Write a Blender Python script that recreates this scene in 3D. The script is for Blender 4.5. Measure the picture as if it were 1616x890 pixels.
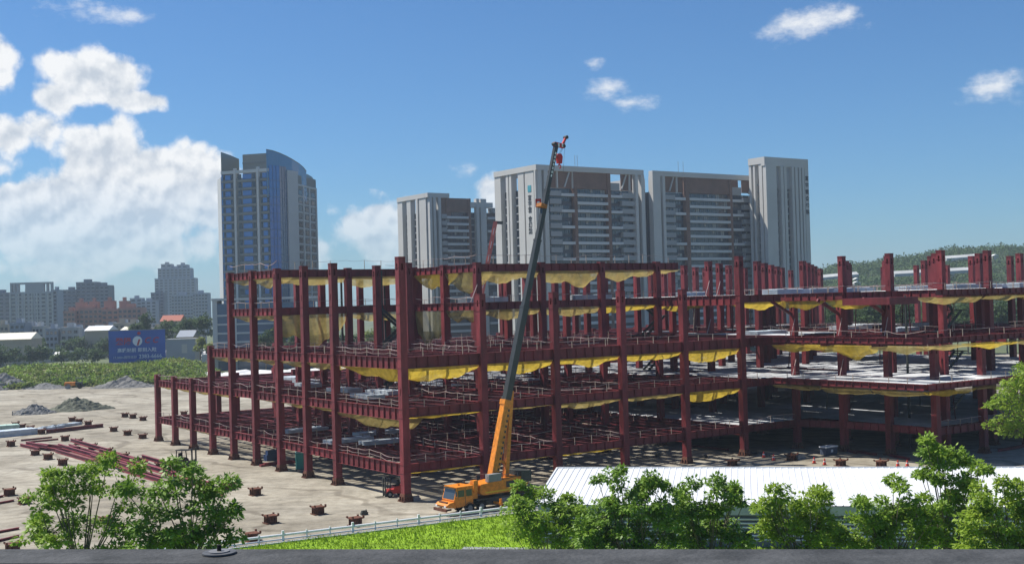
import bpy, math, random
import numpy as np
from mathutils import Matrix, Vector
R = math.radians
scene = bpy.context.scene
for o in list(bpy.data.objects): bpy.data.objects.remove(o)
C = scene.collection
# ------------------------------------------------------------------ camera
H = 23.6
F_PX, PITCH, ROLL = 1887.27, R(0.9656), R(1.5852)
cp, sp, cr, sr = math.cos(PITCH), math.sin(PITCH), math.cos(ROLL), math.sin(ROLL)
fwd = Vector((0, cp, sp)); up0 = Vector((0, -sp, cp)); rt0 = Vector((1, 0, 0))
rt = cr*rt0 - sr*up0; upv = sr*rt0 + cr*up0
cam_d = bpy.data.cameras.new('camera'); cam = bpy.data.objects.new('camera', cam_d); C.objects.link(cam)
cam.matrix_world = Matrix(((rt.x, upv.x, -fwd.x, 0), (rt.y, upv.y, -fwd.y, 0), (rt.z, upv.z, -fwd.z, H), (0, 0, 0, 1)))
cam_d.sensor_width = 36; cam_d.lens = 36*F_PX/1616; cam_d.clip_start = 0.1; cam_d.clip_end = 12000
scene.camera = cam
scene.render.resolution_x = 1024; scene.render.resolution_y = 563
scene.view_settings.view_transform = 'Standard'; scene.view_settings.look = 'None'
scene.view_settings.exposure = 0.42; scene.view_settings.gamma = 1.0

def ray(x, y):
    U = (x-808)/F_PX; V = (445-y)/F_PX
    u = U*cr + V*sr; v = -U*sr + V*cr
    return Vector((u, cp - v*sp, sp + v*cp))
def on_z(x, y, z=0.0):                 # the point of height z seen at a photo pixel
    d = ray(x, y); t = (z-H)/d.z; return Vector((d.x*t, d.y*t, z))
def at(x, y, Y):                       # the point of depth Y seen at a photo pixel
    d = ray(x, y); t = Y/d.y; return Vector((d.x*t, Y, H + d.z*t))
def px_of(P):
    x, y, z = P[0], P[1], P[2]-H
    d = y*cp + z*sp; u = x/d; v = (-y*sp + z*cp)/d
    return 808 + F_PX*(u*cr - v*sr), 445 - F_PX*(u*sr + v*cr)
def along(P, d, px):                   # metres from P along d to reach a photo column
    a, b = -900.0, 900.0
    lo, hi = 0.0, 0.0
    best = min((abs(px_of(P + d*t)[0]-px), t) for t in np.linspace(-120, 160, 2801))
    return best[1]

# ------------------------------------------------------------------ sky and sun
SUN_EL = R(57); sun_h = Vector((-0.945, 0.325, 0)).normalized()
sun_dir = Vector((sun_h.x*math.cos(SUN_EL), sun_h.y*math.cos(SUN_EL), math.sin(SUN_EL)))
world = bpy.data.worlds.new('World'); scene.world = world; world.use_nodes = True
nt = world.node_tree; nt.nodes.clear(); N = nt.nodes.new; LK = nt.links.new
def wmath(op, a, b=None, c=None, clamp=False):
    n = N('ShaderNodeMath'); n.operation = op; n.use_clamp = clamp
    for i, q in enumerate((a, b, c)):
        if q is None: continue
        if isinstance(q, (int, float)): n.inputs[i].default_value = q
        else: LK(q, n.inputs[i])
    return n.outputs[0]
sky = N('ShaderNodeTexSky'); sky.sky_type = 'NISHITA'; sky.sun_disc = False
sky.sun_elevation = SUN_EL; sky.sun_rotation = math.atan2(sun_h.x, sun_h.y)
sky.altitude = 50; sky.air_density = 1.0; sky.dust_density = 0.4; sky.ozone_density = 3.0
tc = N('ShaderNodeTexCoord'); sep = N('ShaderNodeSeparateXYZ'); LK(tc.outputs['Generated'], sep.inputs[0])
az = wmath('ARCTAN2', sep.outputs[0], sep.outputs[1]); el = wmath('ARCSINE', sep.outputs[2])
comb = N('ShaderNodeCombineXYZ'); LK(az, comb.inputs[0]); LK(el, comb.inputs[1])
def wnoise(scale, detail, rough, off=(0, 0, 0), stretch=(1, 1, 1)):
    m = N('ShaderNodeMapping'); m.inputs['Location'].default_value = off; m.inputs['Scale'].default_value = stretch
    LK(comb.outputs[0], m.inputs[0])
    n = N('ShaderNodeTexNoise'); n.noise_dimensions = '2D'; n.inputs['Scale'].default_value = scale; n.inputs['Detail'].default_value = detail
    n.inputs['Roughness'].default_value = rough; LK(m.outputs[0], n.inputs['Vector']); return n.outputs['Fac']
def azel(x, y):
    d = ray(x, y).normalized(); return math.atan2(d.x, d.y), math.asin(d.z)
blobs = [  # the cumulus bank: photo pixel, half width, half height, strength
    (148, 122, 88, 50, 1.3), (100, 150, 62, 32, .95), (222, 158, 38, 20, .8), (-4, 122, 40, 58, .95), (20, 205, 78, 42, .95),
    (165, 240, 78, 56, 1.3), (265, 272, 110, 48, 1.35), (200, 318, 180, 80, 1.7), (50, 345, 150, 64, 1.4), (320, 300, 74, 66, 1.3),
    (150, 385, 240, 50, .85), (590, 375, 88, 62, .85), (510, 390, 62, 44, .6), (785, 305, 40, 40, .8), (60, 425, 150, 22, .5), (190, 418, 80, 18, .5),
    (-150, 240, 160, 90, .95), (-420, 330, 240, 110, .9), (-900, 200, 260, 120, .9), (2000, 60, 120, 45, .6), (2500, 250, 220, 90, .8), (3200, 120, 260, 120, .9)]
wisps = [(1272, 36, 92, 30, .8), (1222, 50, 50, 18, .7), (1330, 26, 40, 16, .6), (1578, 135, 60, 26, .6), (962, 140, 44, 22, .8), (998, 162, 44, 16, .7), (938, 103, 18, 12, .5), (740, 270, 30, 12, .5), (210, 25, 60, 14, .4), (130, 10, 70, 16, .4)]
field = None; field2 = None
for x, y, rx, ry, s in blobs + wisps:
    a0, e0 = azel(x, y)
    vs = N('ShaderNodeVectorMath'); vs.operation = 'SUBTRACT'; LK(comb.outputs[0], vs.inputs[0]); vs.inputs[1].default_value = (a0, e0, 0)
    vm = N('ShaderNodeVectorMath'); vm.operation = 'MULTIPLY'; LK(vs.outputs[0], vm.inputs[0]); vm.inputs[1].default_value = (F_PX/rx, F_PX/ry, 0)
    vl = N('ShaderNodeVectorMath'); vl.operation = 'LENGTH'; LK(vm.outputs[0], vl.inputs[0])
    v = wmath('MULTIPLY', wmath('SUBTRACT', 1.0, vl.outputs['Value']), s)
    if (x, y, rx, ry, s) in wisps: field2 = v if field2 is None else wmath('MAXIMUM', field2, v)
    else: field = v if field is None else wmath('SMOOTH_MAX', field, v, 0.12)
def wvor(scale, off):
    m = N('ShaderNodeMapping'); m.inputs['Location'].default_value = off; LK(comb.outputs[0], m.inputs[0])
    wn = N('ShaderNodeTexNoise'); wn.noise_dimensions = '2D'; wn.inputs['Scale'].default_value = scale*1.6; wn.inputs['Detail'].default_value = 3; LK(m.outputs[0], wn.inputs['Vector'])
    va = N('ShaderNodeVectorMath'); va.operation = 'MULTIPLY_ADD'; LK(wn.outputs['Color'], va.inputs[0]); va.inputs[1].default_value = (0.5/scale, 0.5/scale, 0); LK(m.outputs[0], va.inputs[2])
    n = N('ShaderNodeTexVoronoi'); n.voronoi_dimensions = '2D'; n.feature = 'F1'; n.inputs['Scale'].default_value = scale; LK(va.outputs[0], n.inputs['Vector']); return n.outputs['Distance']
def puff(off):           # cauliflower billows at three sizes
    a = wnoise(17, 6, 0.6, off); b1 = wvor(34, off); b2 = wvor(85, off); c = wnoise(95, 4, 0.65, off)
    v = wmath('MULTIPLY', wmath('SUBTRACT', a, 0.5), 1.05)
    v = wmath('ADD', v, wmath('MULTIPLY', wmath('SUBTRACT', 0.42, b1), 0.60)); v = wmath('ADD', v, wmath('MULTIPLY', wmath('SUBTRACT', 0.42, b2), 0.20))
    return wmath('ADD', v, wmath('MULTIPLY', wmath('SUBTRACT', c, 0.5), 0.26))
n1 = puff((0, 0, 0)); n1s = puff((0.0035, -0.0065, 0))
dens = wmath('ADD', field, n1)
mask = N('ShaderNodeMapRange'); mask.interpolation_type = 'SMOOTHSTEP'; LK(dens, mask.inputs[0])
mask.inputs[1].default_value = 0.0; mask.inputs[2].default_value = 0.42; mask.inputs[3].default_value = 0; mask.inputs[4].default_value = 0.98
# the side of each billow that looks towards the sun is white, its flank pale grey
w1 = wnoise(22, 10, 0.66, (5, 3, 0), (1, 1.7, 1)); wm_ = N('ShaderNodeMapRange'); wm_.interpolation_type = 'SMOOTHSTEP'; LK(wmath('ADD', field2, wmath('MULTIPLY', wmath('SUBTRACT', w1, 0.5), 1.9)), wm_.inputs[0])
wm_.inputs[1].default_value = 0.02; wm_.inputs[2].default_value = 0.95; wm_.inputs[3].default_value = 0; wm_.inputs[4].default_value = 0.9
relief = wmath('SUBTRACT', n1, n1s)
lit = N('ShaderNodeMapRange'); LK(wmath('ADD', wmath('MULTIPLY', relief, 1.0), wmath('MULTIPLY', wmath('SUBTRACT', 0.66, dens), 0.17)), lit.inputs[0])
lit.inputs[1].default_value = -0.26; lit.inputs[2].default_value = 0.14
ramp = N('ShaderNodeValToRGB'); LK(lit.outputs[0], ramp.inputs[0])
ramp.color_ramp.elements[0].color = (5.6, 6.2, 7.0, 1); ramp.color_ramp.elements[1].color = (9.3, 9.4, 9.5, 1)
hz = N('ShaderNodeMapRange'); LK(el, hz.inputs[0]); hz.inputs[1].default_value = 0.0; hz.inputs[2].default_value = 0.11; hz.inputs[3].default_value = 0.12; hz.inputs[4].default_value = 1.0
tint = N('ShaderNodeMix'); tint.data_type = 'RGBA'; tint.blend_type = 'MULTIPLY'; tint.inputs[0].default_value = 1.0
LK(sky.outputs[0], tint.inputs[6]); tint.inputs[7].default_value = (0.51, 0.80, 1.08, 1)
mx = N('ShaderNodeMix'); mx.data_type = 'RGBA'; LK(wmath('MULTIPLY', wmath('MAXIMUM', mask.outputs[0], wm_.outputs[0]), hz.outputs[0]), mx.inputs[0]); LK(tint.outputs[2], mx.inputs[6]); LK(ramp.outputs[0], mx.inputs[7])
bg = N('ShaderNodeBackground'); LK(mx.outputs[2], bg.inputs[0]); bg.inputs[1].default_value = 0.077
wo = N('ShaderNodeOutputWorld'); LK(bg.outputs[0], wo.inputs[0])
sun_d = bpy.data.lights.new('sun', 'SUN'); sun_d.energy = 5.0; sun_d.angle = R(0.53); sun_d.color = (1.0, 0.95, 0.87)
sun = bpy.data.objects.new('sun', sun_d); C.objects.link(sun); sun.location = (-60, 60, 150)
sun.rotation_euler = sun_dir.to_track_quat('Z', 'Y').to_euler()

# ------------------------------------------------------------------ materials
MATS = {}
def mat(name, col, rough=0.7, var=0.0, scale=1.0, spec=0.3, metal=0.0, bump=0.0, bscale=20.0, col2=None, stretch=(1, 1, 1), trans=0.0, alpha=1.0, emit=None, objvar=0.0):
    if name in MATS: return MATS[name]
    m = bpy.data.materials.new(name); m.use_nodes = True; t = m.node_tree; b = t.nodes['Principled BSDF']
    b.inputs['Base Color'].default_value = (*col, 1); b.inputs['Roughness'].default_value = rough
    b.inputs['Specular IOR Level'].default_value = spec; b.inputs['Metallic'].default_value = metal
    colout = None
    if var > 0 or col2 or objvar > 0:
        g = t.nodes.new('ShaderNodeNewGeometry'); mp = t.nodes.new('ShaderNodeMapping'); mp.inputs['Scale'].default_value = stretch
        t.links.new(g.outputs['Position'], mp.inputs[0])
        n = t.nodes.new('ShaderNodeTexNoise'); n.inputs['Scale'].default_value = scale; n.inputs['Detail'].default_value = 5; n.inputs['Roughness'].default_value = 0.62
        t.links.new(mp.outputs[0], n.inputs['Vector'])
        r = t.nodes.new('ShaderNodeValToRGB'); r.color_ramp.elements[0].position = 0.32; r.color_ramp.elements[1].position = 0.68
        c1 = col2 if col2 else tuple(min(1, c*(1+var)) for c in col); c0 = tuple(c*(1-var) for c in col) if not col2 else col
        r.color_ramp.elements[0].color = (*c0, 1); r.color_ramp.elements[1].color = (*c1, 1)
        t.links.new(n.outputs['Fac'], r.inputs[0]); colout = r.outputs[0]
        if objvar > 0:
            oi = t.nodes.new('ShaderNodeObjectInfo'); hs = t.nodes.new('ShaderNodeHueSaturation')
            mr = t.nodes.new('ShaderNodeMapRange'); t.links.new(oi.outputs['Random'], mr.inputs[0]); mr.inputs[3].default_value = 1-objvar; mr.inputs[4].default_value = 1+objvar
            t.links.new(mr.outputs[0], hs.inputs['Value']); t.links.new(colout, hs.inputs['Color']); colout = hs.outputs[0]
        t.links.new(colout, b.inputs['Base Color'])
    if bump > 0:
        n2 = t.nodes.new('ShaderNodeTexNoise'); n2.inputs['Scale'].default_value = bscale; n2.inputs['Detail'].default_value = 6
        g2 = t.nodes.new('ShaderNodeNewGeometry'); t.links.new(g2.outputs['Position'], n2.inputs['Vector'])
        bp = t.nodes.new('ShaderNodeBump'); bp.inputs['Strength'].default_value = bump; bp.inputs['Distance'].default_value = 0.1
        t.links.new(n2.outputs['Fac'], bp.inputs['Height']); t.links.new(bp.outputs[0], b.inputs['Normal'])
    out = t.nodes['Material Output']; sh = b.outputs[0]
    if trans > 0:
        tl = t.nodes.new('ShaderNodeBsdfTranslucent'); tl.inputs[0].default_value = (*(col2 or col), 1)
        if colout: t.links.new(colout, tl.inputs[0])
        ms = t.nodes.new('ShaderNodeMixShader'); ms.inputs[0].default_value = trans
        t.links.new(sh, ms.inputs[1]); t.links.new(tl.outputs[0], ms.inputs[2]); sh = ms.outputs[0]
    if alpha < 1:
        tr = t.nodes.new('ShaderNodeBsdfTransparent'); ms = t.nodes.new('ShaderNodeMixShader'); ms.inputs[0].default_value = alpha
        t.links.new(tr.outputs[0], ms.inputs[1]); t.links.new(sh, ms.inputs[2]); sh = ms.outputs[0]
    t.links.new(sh, out.inputs[0])
    MATS[name] = m; return m
steel = mat('red oxide primer', (0.165, 0.025, 0.029), 0.55, 0.38, 0.9, 0.35, stretch=(1, 1, 0.3), objvar=0.22)
steel2 = mat('shaded red oxide joist', (0.10, 0.020, 0.025), 0.6, 0.25, 0.5, 0.3, objvar=0.1)  # primer darkened in the colour to deepen the shade between floors
rust = mat('rusty base', (0.13, 0.055, 0.035), 0.85, 0.5, 2.5, 0.2, bump=0.3)
netm = mat('yellow net', (0.62, 0.46, 0.06), 0.8, 0.3, 1.3, 0.1, trans=0.5, alpha=0.66)
netm2 = mat('faded net', (0.46, 0.37, 0.13), 0.8, 0.35, 0.8, 0.1, trans=0.4, alpha=0.58)
netm3 = mat('olive net', (0.26, 0.23, 0.09), 0.8, 0.4, 0.6, 0.1, trans=0.35, alpha=0.72)
ropem = mat('pale rope', (0.42, 0.32, 0.30), 0.8, 0.2, 3)
postm = mat('rail post', (0.42, 0.34, 0.27), 0.7, 0.3, 2)
deckm = mat('galvanised deck', (0.37, 0.385, 0.40), 0.5, 0.22, 0.5, 0.4, metal=0.1, objvar=0.2)
bundlem = mat('bundled deck sheets', (0.52, 0.58, 0.62), 0.5, 0.15, 0.8, objvar=0.12)
whitem = mat('white paint', (0.72, 0.73, 0.73), 0.55, 0.05, 1)
orange = mat('crane orange', (0.66, 0.215, 0.014), 0.45, 0.28, 2.2, 0.5)
darkg = mat('dark grey paint', (0.040, 0.045, 0.042), 0.5, 0.2, 1.0, 0.4)
boomm = mat('boom dark grey', (0.034, 0.036, 0.034), 0.42, 0.15, 0.8, 0.5)
blackm = mat('black rubber', (0.018, 0.018, 0.018), 0.85, 0.2, 2)
greym = mat('machine grey', (0.22, 0.23, 0.23), 0.5, 0.15, 1)
redm = mat('red paint', (0.50, 0.03, 0.03), 0.45, 0.1, 1)
glass = mat('cab glass', (0.05, 0.06, 0.07), 0.08, spec=0.8)
tealm = mat('teal plastic', (0.02, 0.19, 0.17), 0.5, 0.1, 1)

# ------------------------------------------------------------------ mesh helpers
class MB:
    def __init__(s): s.v = []; s.f = []; s.m = []; s.mi = 0
    def add(s, vs, fs):
        o = len(s.v); s.v.extend([tuple(v) for v in vs]); s.f.extend([tuple(i+o for i in f) for f in fs]); s.m.extend([s.mi]*len(fs)); return s
    def box(s, x0, x1, y0, y1, z0, z1, M=None):
        vs = [Vector((x, y, z)) for z in (z0, z1) for x, y in ((x0, y0), (x1, y0), (x1, y1), (x0, y1))]
        if M: vs = [M @ v for v in vs]
        return s.add(vs, [(3, 2, 1, 0), (4, 5, 6, 7), (0, 1, 5, 4), (1, 2, 6, 5), (2, 3, 7, 6), (3, 0, 4, 7)])
    def taper(s, c0, h0, c1, h1):      # box from rectangle h0 at c0 to rectangle h1 at c1 (along z)
        vs = [(c0[0]+sx*h0[0], c0[1]+sy*h0[1], c0[2]) for sx, sy in ((-1, -1), (1, -1), (1, 1), (-1, 1))] + [(c1[0]+sx*h1[0], c1[1]+sy*h1[1], c1[2]) for sx, sy in ((-1, -1), (1, -1), (1, 1), (-1, 1))]
        return s.add(vs, [(3, 2, 1, 0), (4, 5, 6, 7), (0, 1, 5, 4), (1, 2, 6, 5), (2, 3, 7, 6), (3, 0, 4, 7)])
    def tube(s, p0, p1, r0, r1=None, n=6, caps=True):
        r1 = r0 if r1 is None else r1; p0, p1 = Vector(p0), Vector(p1); d = (p1-p0)
        if d.length < 1e-6: return s
        d.normalize(); a = d.orthogonal().normalized(); b = d.cross(a)
        vs = [p + (a*math.cos(2*math.pi*i/n) + b*math.sin(2*math.pi*i/n))*r for p, r in ((p0, r0), (p1, r1)) for i in range(n)]
        fs = [(i, (i+1) % n, n+(i+1) % n, n+i) for i in range(n)]
        if caps: fs += [tuple(range(n-1, -1, -1)), tuple(range(n, 2*n))]
        return s.add(vs, fs)
    def bar(s, p0, p1, w, h, up=Vector((0, 0, 1)), w1=None, h1=None):   # rectangular bar between two points
        p0, p1 = Vector(p0), Vector(p1); d = (p1-p0).normalized(); a = d.cross(up).normalized(); b = a.cross(d).normalized()
        w1 = w if w1 is None else w1; h1 = h if h1 is None else h1
        vs = [p + a*(sx*ww/2) + b*(sy*hh/2) for p, ww, hh in ((p0, w, h), (p1, w1, h1)) for sx, sy in ((-1, -1), (1, -1), (1, 1), (-1, 1))]
        return s.add(vs, [(3, 2, 1, 0), (4, 5, 6, 7), (0, 1, 5, 4), (1, 2, 6, 5), (2, 3, 7, 6), (3, 0, 4, 7)])
    def prism(s, pts, y0, y1, axis='y'):     # polygon in x,z extruded in y (or y,z in x / x,y in z)
        n = len(pts)
        f = {'y': lambda a, b, t: (a, t, b), 'x': lambda a, b, t: (t, a, b), 'z': lambda a, b, t: (a, b, t)}[axis]
        vs = [f(a, b, y0) for a, b in pts] + [f(a, b, y1) for a, b in pts]
        return s.add(vs, [tuple(range(n)), tuple(range(2*n-1, n-1, -1))] + [(i, n+i, n+(i+1) % n, (i+1) % n) for i in range(n)])
    def mesh(s, name, mats, smooth=False):
        me = bpy.data.meshes.new(name); me.from_pydata(s.v, [], s.f)
        for m in (mats if isinstance(mats, (list, tuple)) else [mats]): me.materials.append(m)
        if any(s.m): me.polygons.foreach_set('material_index', s.m)
        if smooth: me.polygons.foreach_set('use_smooth', [True]*len(me.polygons))
        me.validate(); me.update(); return me
    def build(s, name, mats, parent=None, loc=(0, 0, 0), rz=0.0, smooth=False):
        return ob(name, s.mesh(name, mats, smooth), parent, loc, rz)
def ob(name, me, parent=None, loc=(0, 0, 0), rz=0.0):
    o = bpy.data.objects.new(name, me); C.objects.link(o); o.location = loc; o.rotation_euler = (0, 0, rz)
    if parent is not None: o.parent = parent
    return o
def tag(o, label, cat, group=None):
    o['label'] = label; o['category'] = cat
    if group: o['group'] = group
    return o
def thing(name, label, cat, loc=(0, 0, 0), rz=0.0, group=None):
    o = bpy.data.objects.new(name, None); C.objects.link(o); o.location = loc; o.rotation_euler = (0, 0, rz); o.empty_display_size = 0.5
    return tag(o, label, cat, group)
def struct(o): o['kind'] = 'structure'; return o
def stuff(o): o['kind'] = 'stuff'; return o
def dup(root, loc=None, rz=None, label=None):
    def cp_(o, par):
        c = o.copy(); C.objects.link(c); c.parent = par
        for ch in o.children: cp_(ch, c)
        return c
    r = cp_(root, None)
    if loc is not None: r.location = loc
    if rz is not None: r.rotation_euler = (0, 0, rz)
    if label: r['label'] = label
    return r
def np_mesh(name, verts, faces, mats, matidx=None, smooth=False):
    me = bpy.data.meshes.new(name); nv, nf, k = len(verts), len(faces), faces.shape[1]
    me.vertices.add(nv); me.vertices.foreach_set('co', np.ascontiguousarray(verts, dtype=np.float32).ravel())
    me.loops.add(nf*k); me.loops.foreach_set('vertex_index', np.ascontiguousarray(faces, dtype=np.int32).ravel())
    me.polygons.add(nf); me.polygons.foreach_set('loop_start', np.arange(0, nf*k, k, dtype=np.int32))
    for m in (mats if isinstance(mats, (list, tuple)) else [mats]): me.materials.append(m)
    if matidx is not None: me.polygons.foreach_set('material_index', np.ascontiguousarray(matidx, dtype=np.int32))
    if smooth: me.polygons.foreach_set('use_smooth', np.ones(nf, dtype=bool))
    me.update(calc_edges=True); return me
TXT = {}
def text(s, size, m, parent, loc, rot=(0, 0, 0), name='lettering', extrude=0.02, shear=0.0, bold=0.0, sx=1.0):
    cu = bpy.data.curves.new('t', 'FONT'); cu.body = s; cu.size = size; cu.align_x = 'CENTER'; cu.align_y = 'CENTER'; cu.extrude = extrude; cu.shear = shear; cu.offset = bold; cu.resolution_u = 3
    to = bpy.data.objects.new('t', cu); C.objects.link(to); dg = bpy.context.evaluated_depsgraph_get()
    me = bpy.data.meshes.new_from_object(to.evaluated_get(dg)); bpy.data.objects.remove(to)
    me.materials.clear(); me.materials.append(m); o = ob(name, me, parent, loc); o.rotation_euler = rot; o.scale = (sx, 1, 1); return o

# ------------------------------------------------------------------ ground
def sheet(name, pts, z, m, kind=True):
    b = MB(); b.add([(x, y, z) for x, y in pts], [tuple(range(len(pts)))]); o = b.build(name, m); struct(o); return o
gm = mat('far ground', (0.10, 0.12, 0.06), 0.95, 0.35, 0.01)
sheet('ground', [(-3200, -380), (3200, -380), (3200, 3800), (-3200, 3800)], -0.06, gm)
def concrete_mat():
    m = mat('dusty concrete', (0.31, 0.285, 0.232), 0.95, 0.0, col2=(0.42, 0.39, 0.32), scale=0.09, bump=0.25, bscale=3)
    t = m.node_tree; b = t.nodes['Principled BSDF']; src = b.inputs['Base Color'].links[0].from_socket
    g = t.nodes.new('ShaderNodeNewGeometry'); mp = t.nodes.new('ShaderNodeMapping'); mp.inputs['Scale'].default_value = (0.16, 0.42, 1); mp.inputs['Rotation'].default_value = (0, 0, -0.45)
    t.links.new(g.outputs['Position'], mp.inputs[0])
    n = t.nodes.new('ShaderNodeTexNoise'); n.inputs['Scale'].default_value = 0.7; n.inputs['Detail'].default_value = 8; n.inputs['Roughness'].default_value = 0.7; t.links.new(mp.outputs[0], n.inputs['Vector'])
    r = t.nodes.new('ShaderNodeValToRGB'); r.color_ramp.elements[0].position = 0.36; r.color_ramp.elements[1].position = 0.62
    r.color_ramp.elements[0].color = (0.62, 0.61, 0.60, 1); r.color_ramp.elements[1].color = (1.12, 1.10, 1.06, 1); t.links.new(n.outputs['Fac'], r.inputs[0])
    n3 = t.nodes.new('ShaderNodeTexNoise'); n3.inputs['Scale'].default_value = 0.55; n3.inputs['Detail'].default_value = 9; n3.inputs['Roughness'].default_value = 0.75; t.links.new(g.outputs['Position'], n3.inputs['Vector'])
    r3 = t.nodes.new('ShaderNodeValToRGB'); r3.color_ramp.elements[0].position = 0.33; r3.color_ramp.elements[1].position = 0.56
    r3.color_ramp.elements[0].color = (0.60, 0.585, 0.56, 1); r3.color_ramp.elements[1].color = (1, 1, 1, 1); t.links.new(n3.outputs['Fac'], r3.inputs[0])
    m1 = t.nodes.new('ShaderNodeMix'); m1.data_type = 'RGBA'; m1.blend_type = 'MULTIPLY'; m1.inputs[0].default_value = 0.6; t.links.new(src, m1.inputs[6]); t.links.new(r.outputs[0], m1.inputs[7])
    m2 = t.nodes.new('ShaderNodeMix'); m2.data_type = 'RGBA'; m2.blend_type = 'MULTIPLY'; m2.inputs[0].default_value = 1; t.links.new(m1.outputs[2], m2.inputs[6]); t.links.new(r3.outputs[0], m2.inputs[7])
    n4 = t.nodes.new('ShaderNodeTexNoise'); n4.inputs['Scale'].default_value = 0.035; n4.inputs['Detail'].default_value = 6; n4.inputs['Roughness'].default_value = 0.6; t.links.new(g.outputs['Position'], n4.inputs['Vector'])
    r4 = t.nodes.new('ShaderNodeValToRGB'); r4.color_ramp.elements[0].position = 0.4; r4.color_ramp.elements[1].position = 0.6; r4.color_ramp.elements[0].color = (0.80, 0.78, 0.75, 1); r4.color_ramp.elements[1].color = (1.08, 1.08, 1.08, 1); t.links.new(n4.outputs['Fac'], r4.inputs[0])
    m3 = t.nodes.new('ShaderNodeMix'); m3.data_type = 'RGBA'; m3.blend_type = 'MULTIPLY'; m3.inputs[0].default_value = 1; t.links.new(m2.outputs[2], m3.inputs[6]); t.links.new(r4.outputs[0], m3.inputs[7])
    wp = t.nodes.new('ShaderNodeTexNoise'); wp.inputs['Scale'].default_value = 0.06; wp.inputs['Detail'].default_value = 2; t.links.new(g.outputs['Position'], wp.inputs['Vector'])
    ad = t.nodes.new('ShaderNodeVectorMath'); ad.operation = 'MULTIPLY_ADD'; t.links.new(wp.outputs['Color'], ad.inputs[0]); ad.inputs[1].default_value = (30, 30, 0); t.links.new(g.outputs['Position'], ad.inputs[2])
    wv = t.nodes.new('ShaderNodeTexWave'); wv.inputs['Scale'].default_value = 0.035; wv.inputs['Distortion'].default_value = 1.5; wv.bands_direction = 'DIAGONAL'; t.links.new(ad.outputs[0], wv.inputs['Vector'])
    r5 = t.nodes.new('ShaderNodeValToRGB'); r5.color_ramp.elements[0].position = 0.93; r5.color_ramp.elements[1].position = 0.99; r5.color_ramp.elements[0].color = (1, 1, 1, 1); r5.color_ramp.elements[1].color = (0.60, 0.58, 0.56, 1); t.links.new(wv.outputs['Fac'], r5.inputs[0])
    m4 = t.nodes.new('ShaderNodeMix'); m4.data_type = 'RGBA'; m4.blend_type = 'MULTIPLY'; m4.inputs[0].default_value = .8; t.links.new(m3.outputs[2], m4.inputs[6]); t.links.new(r5.outputs[0], m4.inputs[7])
    t.links.new(m4.outputs[2], b.inputs['Base Color']); return m
TH = R(34.7586); KX, KY = -13.476, 144.551
DR = Vector((math.cos(TH), math.sin(TH), 0)); DL = Vector((-math.sin(TH), math.cos(TH), 0))
BU, BV = 9.12, 11.48
def Wd(u, v, z=0.0):
    return Vector((KX, KY, 0)) + DL*(u*BU) + DR*(v*BV) + Vector((0, 0, z))
fence_a = on_z(330, 869); fence_b = on_z(800, 811); fdir = (fence_b-fence_a).normalized(); fence_c = fence_a + fdir*48
f0 = fence_a - fdir*70
sheet('site_pavement', [(f0.x, f0.y), (fence_c.x, fence_c.y), (75, 128), (330, 150), (330, 420), (60, 440), (-118, 402), (-300, 385), (-300, f0.y)], 0.0, concrete_mat())
fn = Vector((fdir.y, -fdir.x, 0))
lawn_m = mat('lawn soil', (0.18, 0.30, 0.012), 0.95, 0.35, 0.4)
sheet('lawn', [tuple((fence_a-fdir*40+fn*0.5)[:2]), tuple((fence_c+fn*0.5)[:2]), (60, 100), (60, 40), (-60, 40)], -0.02, lawn_m)

# ------------------------------------------------------------------ steel frame
FR = thing('steel_frame', 'huge dark red steel frame of a building under construction, hung with yellow nets', 'steel frame', (KX, KY, 0), TH)
LV = {1: 4.43, 2: 11.14, 3: 17.30, 4: 23.70, 5: 29.25}      # top of steel on each level
DEP = {1: 1.05, 2: 1.1, 3: 1.25, 4: 1.1, 5: 1.1}
CW = 0.92
def column_mesh(h, slots=True, cw=CW):
    b = MB(); w = cw/2
    zt = [0, h-1.55, h-0.75, h]; st = [-w, -0.14, 0.14, w]; dpt = 0.3
    for k in range(4):
        M = Matrix.Rotation(k*math.pi/2, 4, 'Z')
        for i in range(3):
            for j in range(3):
                if slots and i == 1 and j == 1:
                    x0, x1, z0, z1 = st[1], st[2], zt[1], zt[2]
                    q = [(x0, -w, z0), (x1, -w, z0), (x1, -w, z1), (x0, -w, z1), (x0, -w+dpt, z0), (x1, -w+dpt, z0), (x1, -w+dpt, z1), (x0, -w+dpt, z1)]
                    b.add([M @ Vector(p) for p in q], [(0, 1, 5, 4), (1, 2, 6, 5), (2, 3, 7, 6), (3, 0, 4, 7), (4, 5, 6, 7)])
                else:
                    x0, x1, z0, z1 = st[i], st[i+1], zt[j], zt[j+1]
                    b.add([M @ Vector(p) for p in ((x0, -w, z0), (x1, -w, z0), (x1, -w, z1), (x0, -w, z1))], [(0, 1, 2, 3)])
        # erection lugs at the splices and diaphragm lips at the floors
        for z in (13.2, 25.0):
            if z < h-1.5: b.box(-0.12, 0.12, -w-0.05, -w, z-0.35, z+0.35, M)
        for l in LV:
            if LV[l] < h+0.3:
                for zz in (LV[l]-0.03, LV[l]-DEP[l]):
                    b.box(-w-0.05, w+0.0, -w-0.05, -w-0.001, zz-0.02, zz+0.03, M)
    b.box(-w-0.03, w+0.03, -w-0.03, w+0.03, h-0.02, h+0.06)
    return b.mesh('column', steel)
colm = {}
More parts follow.
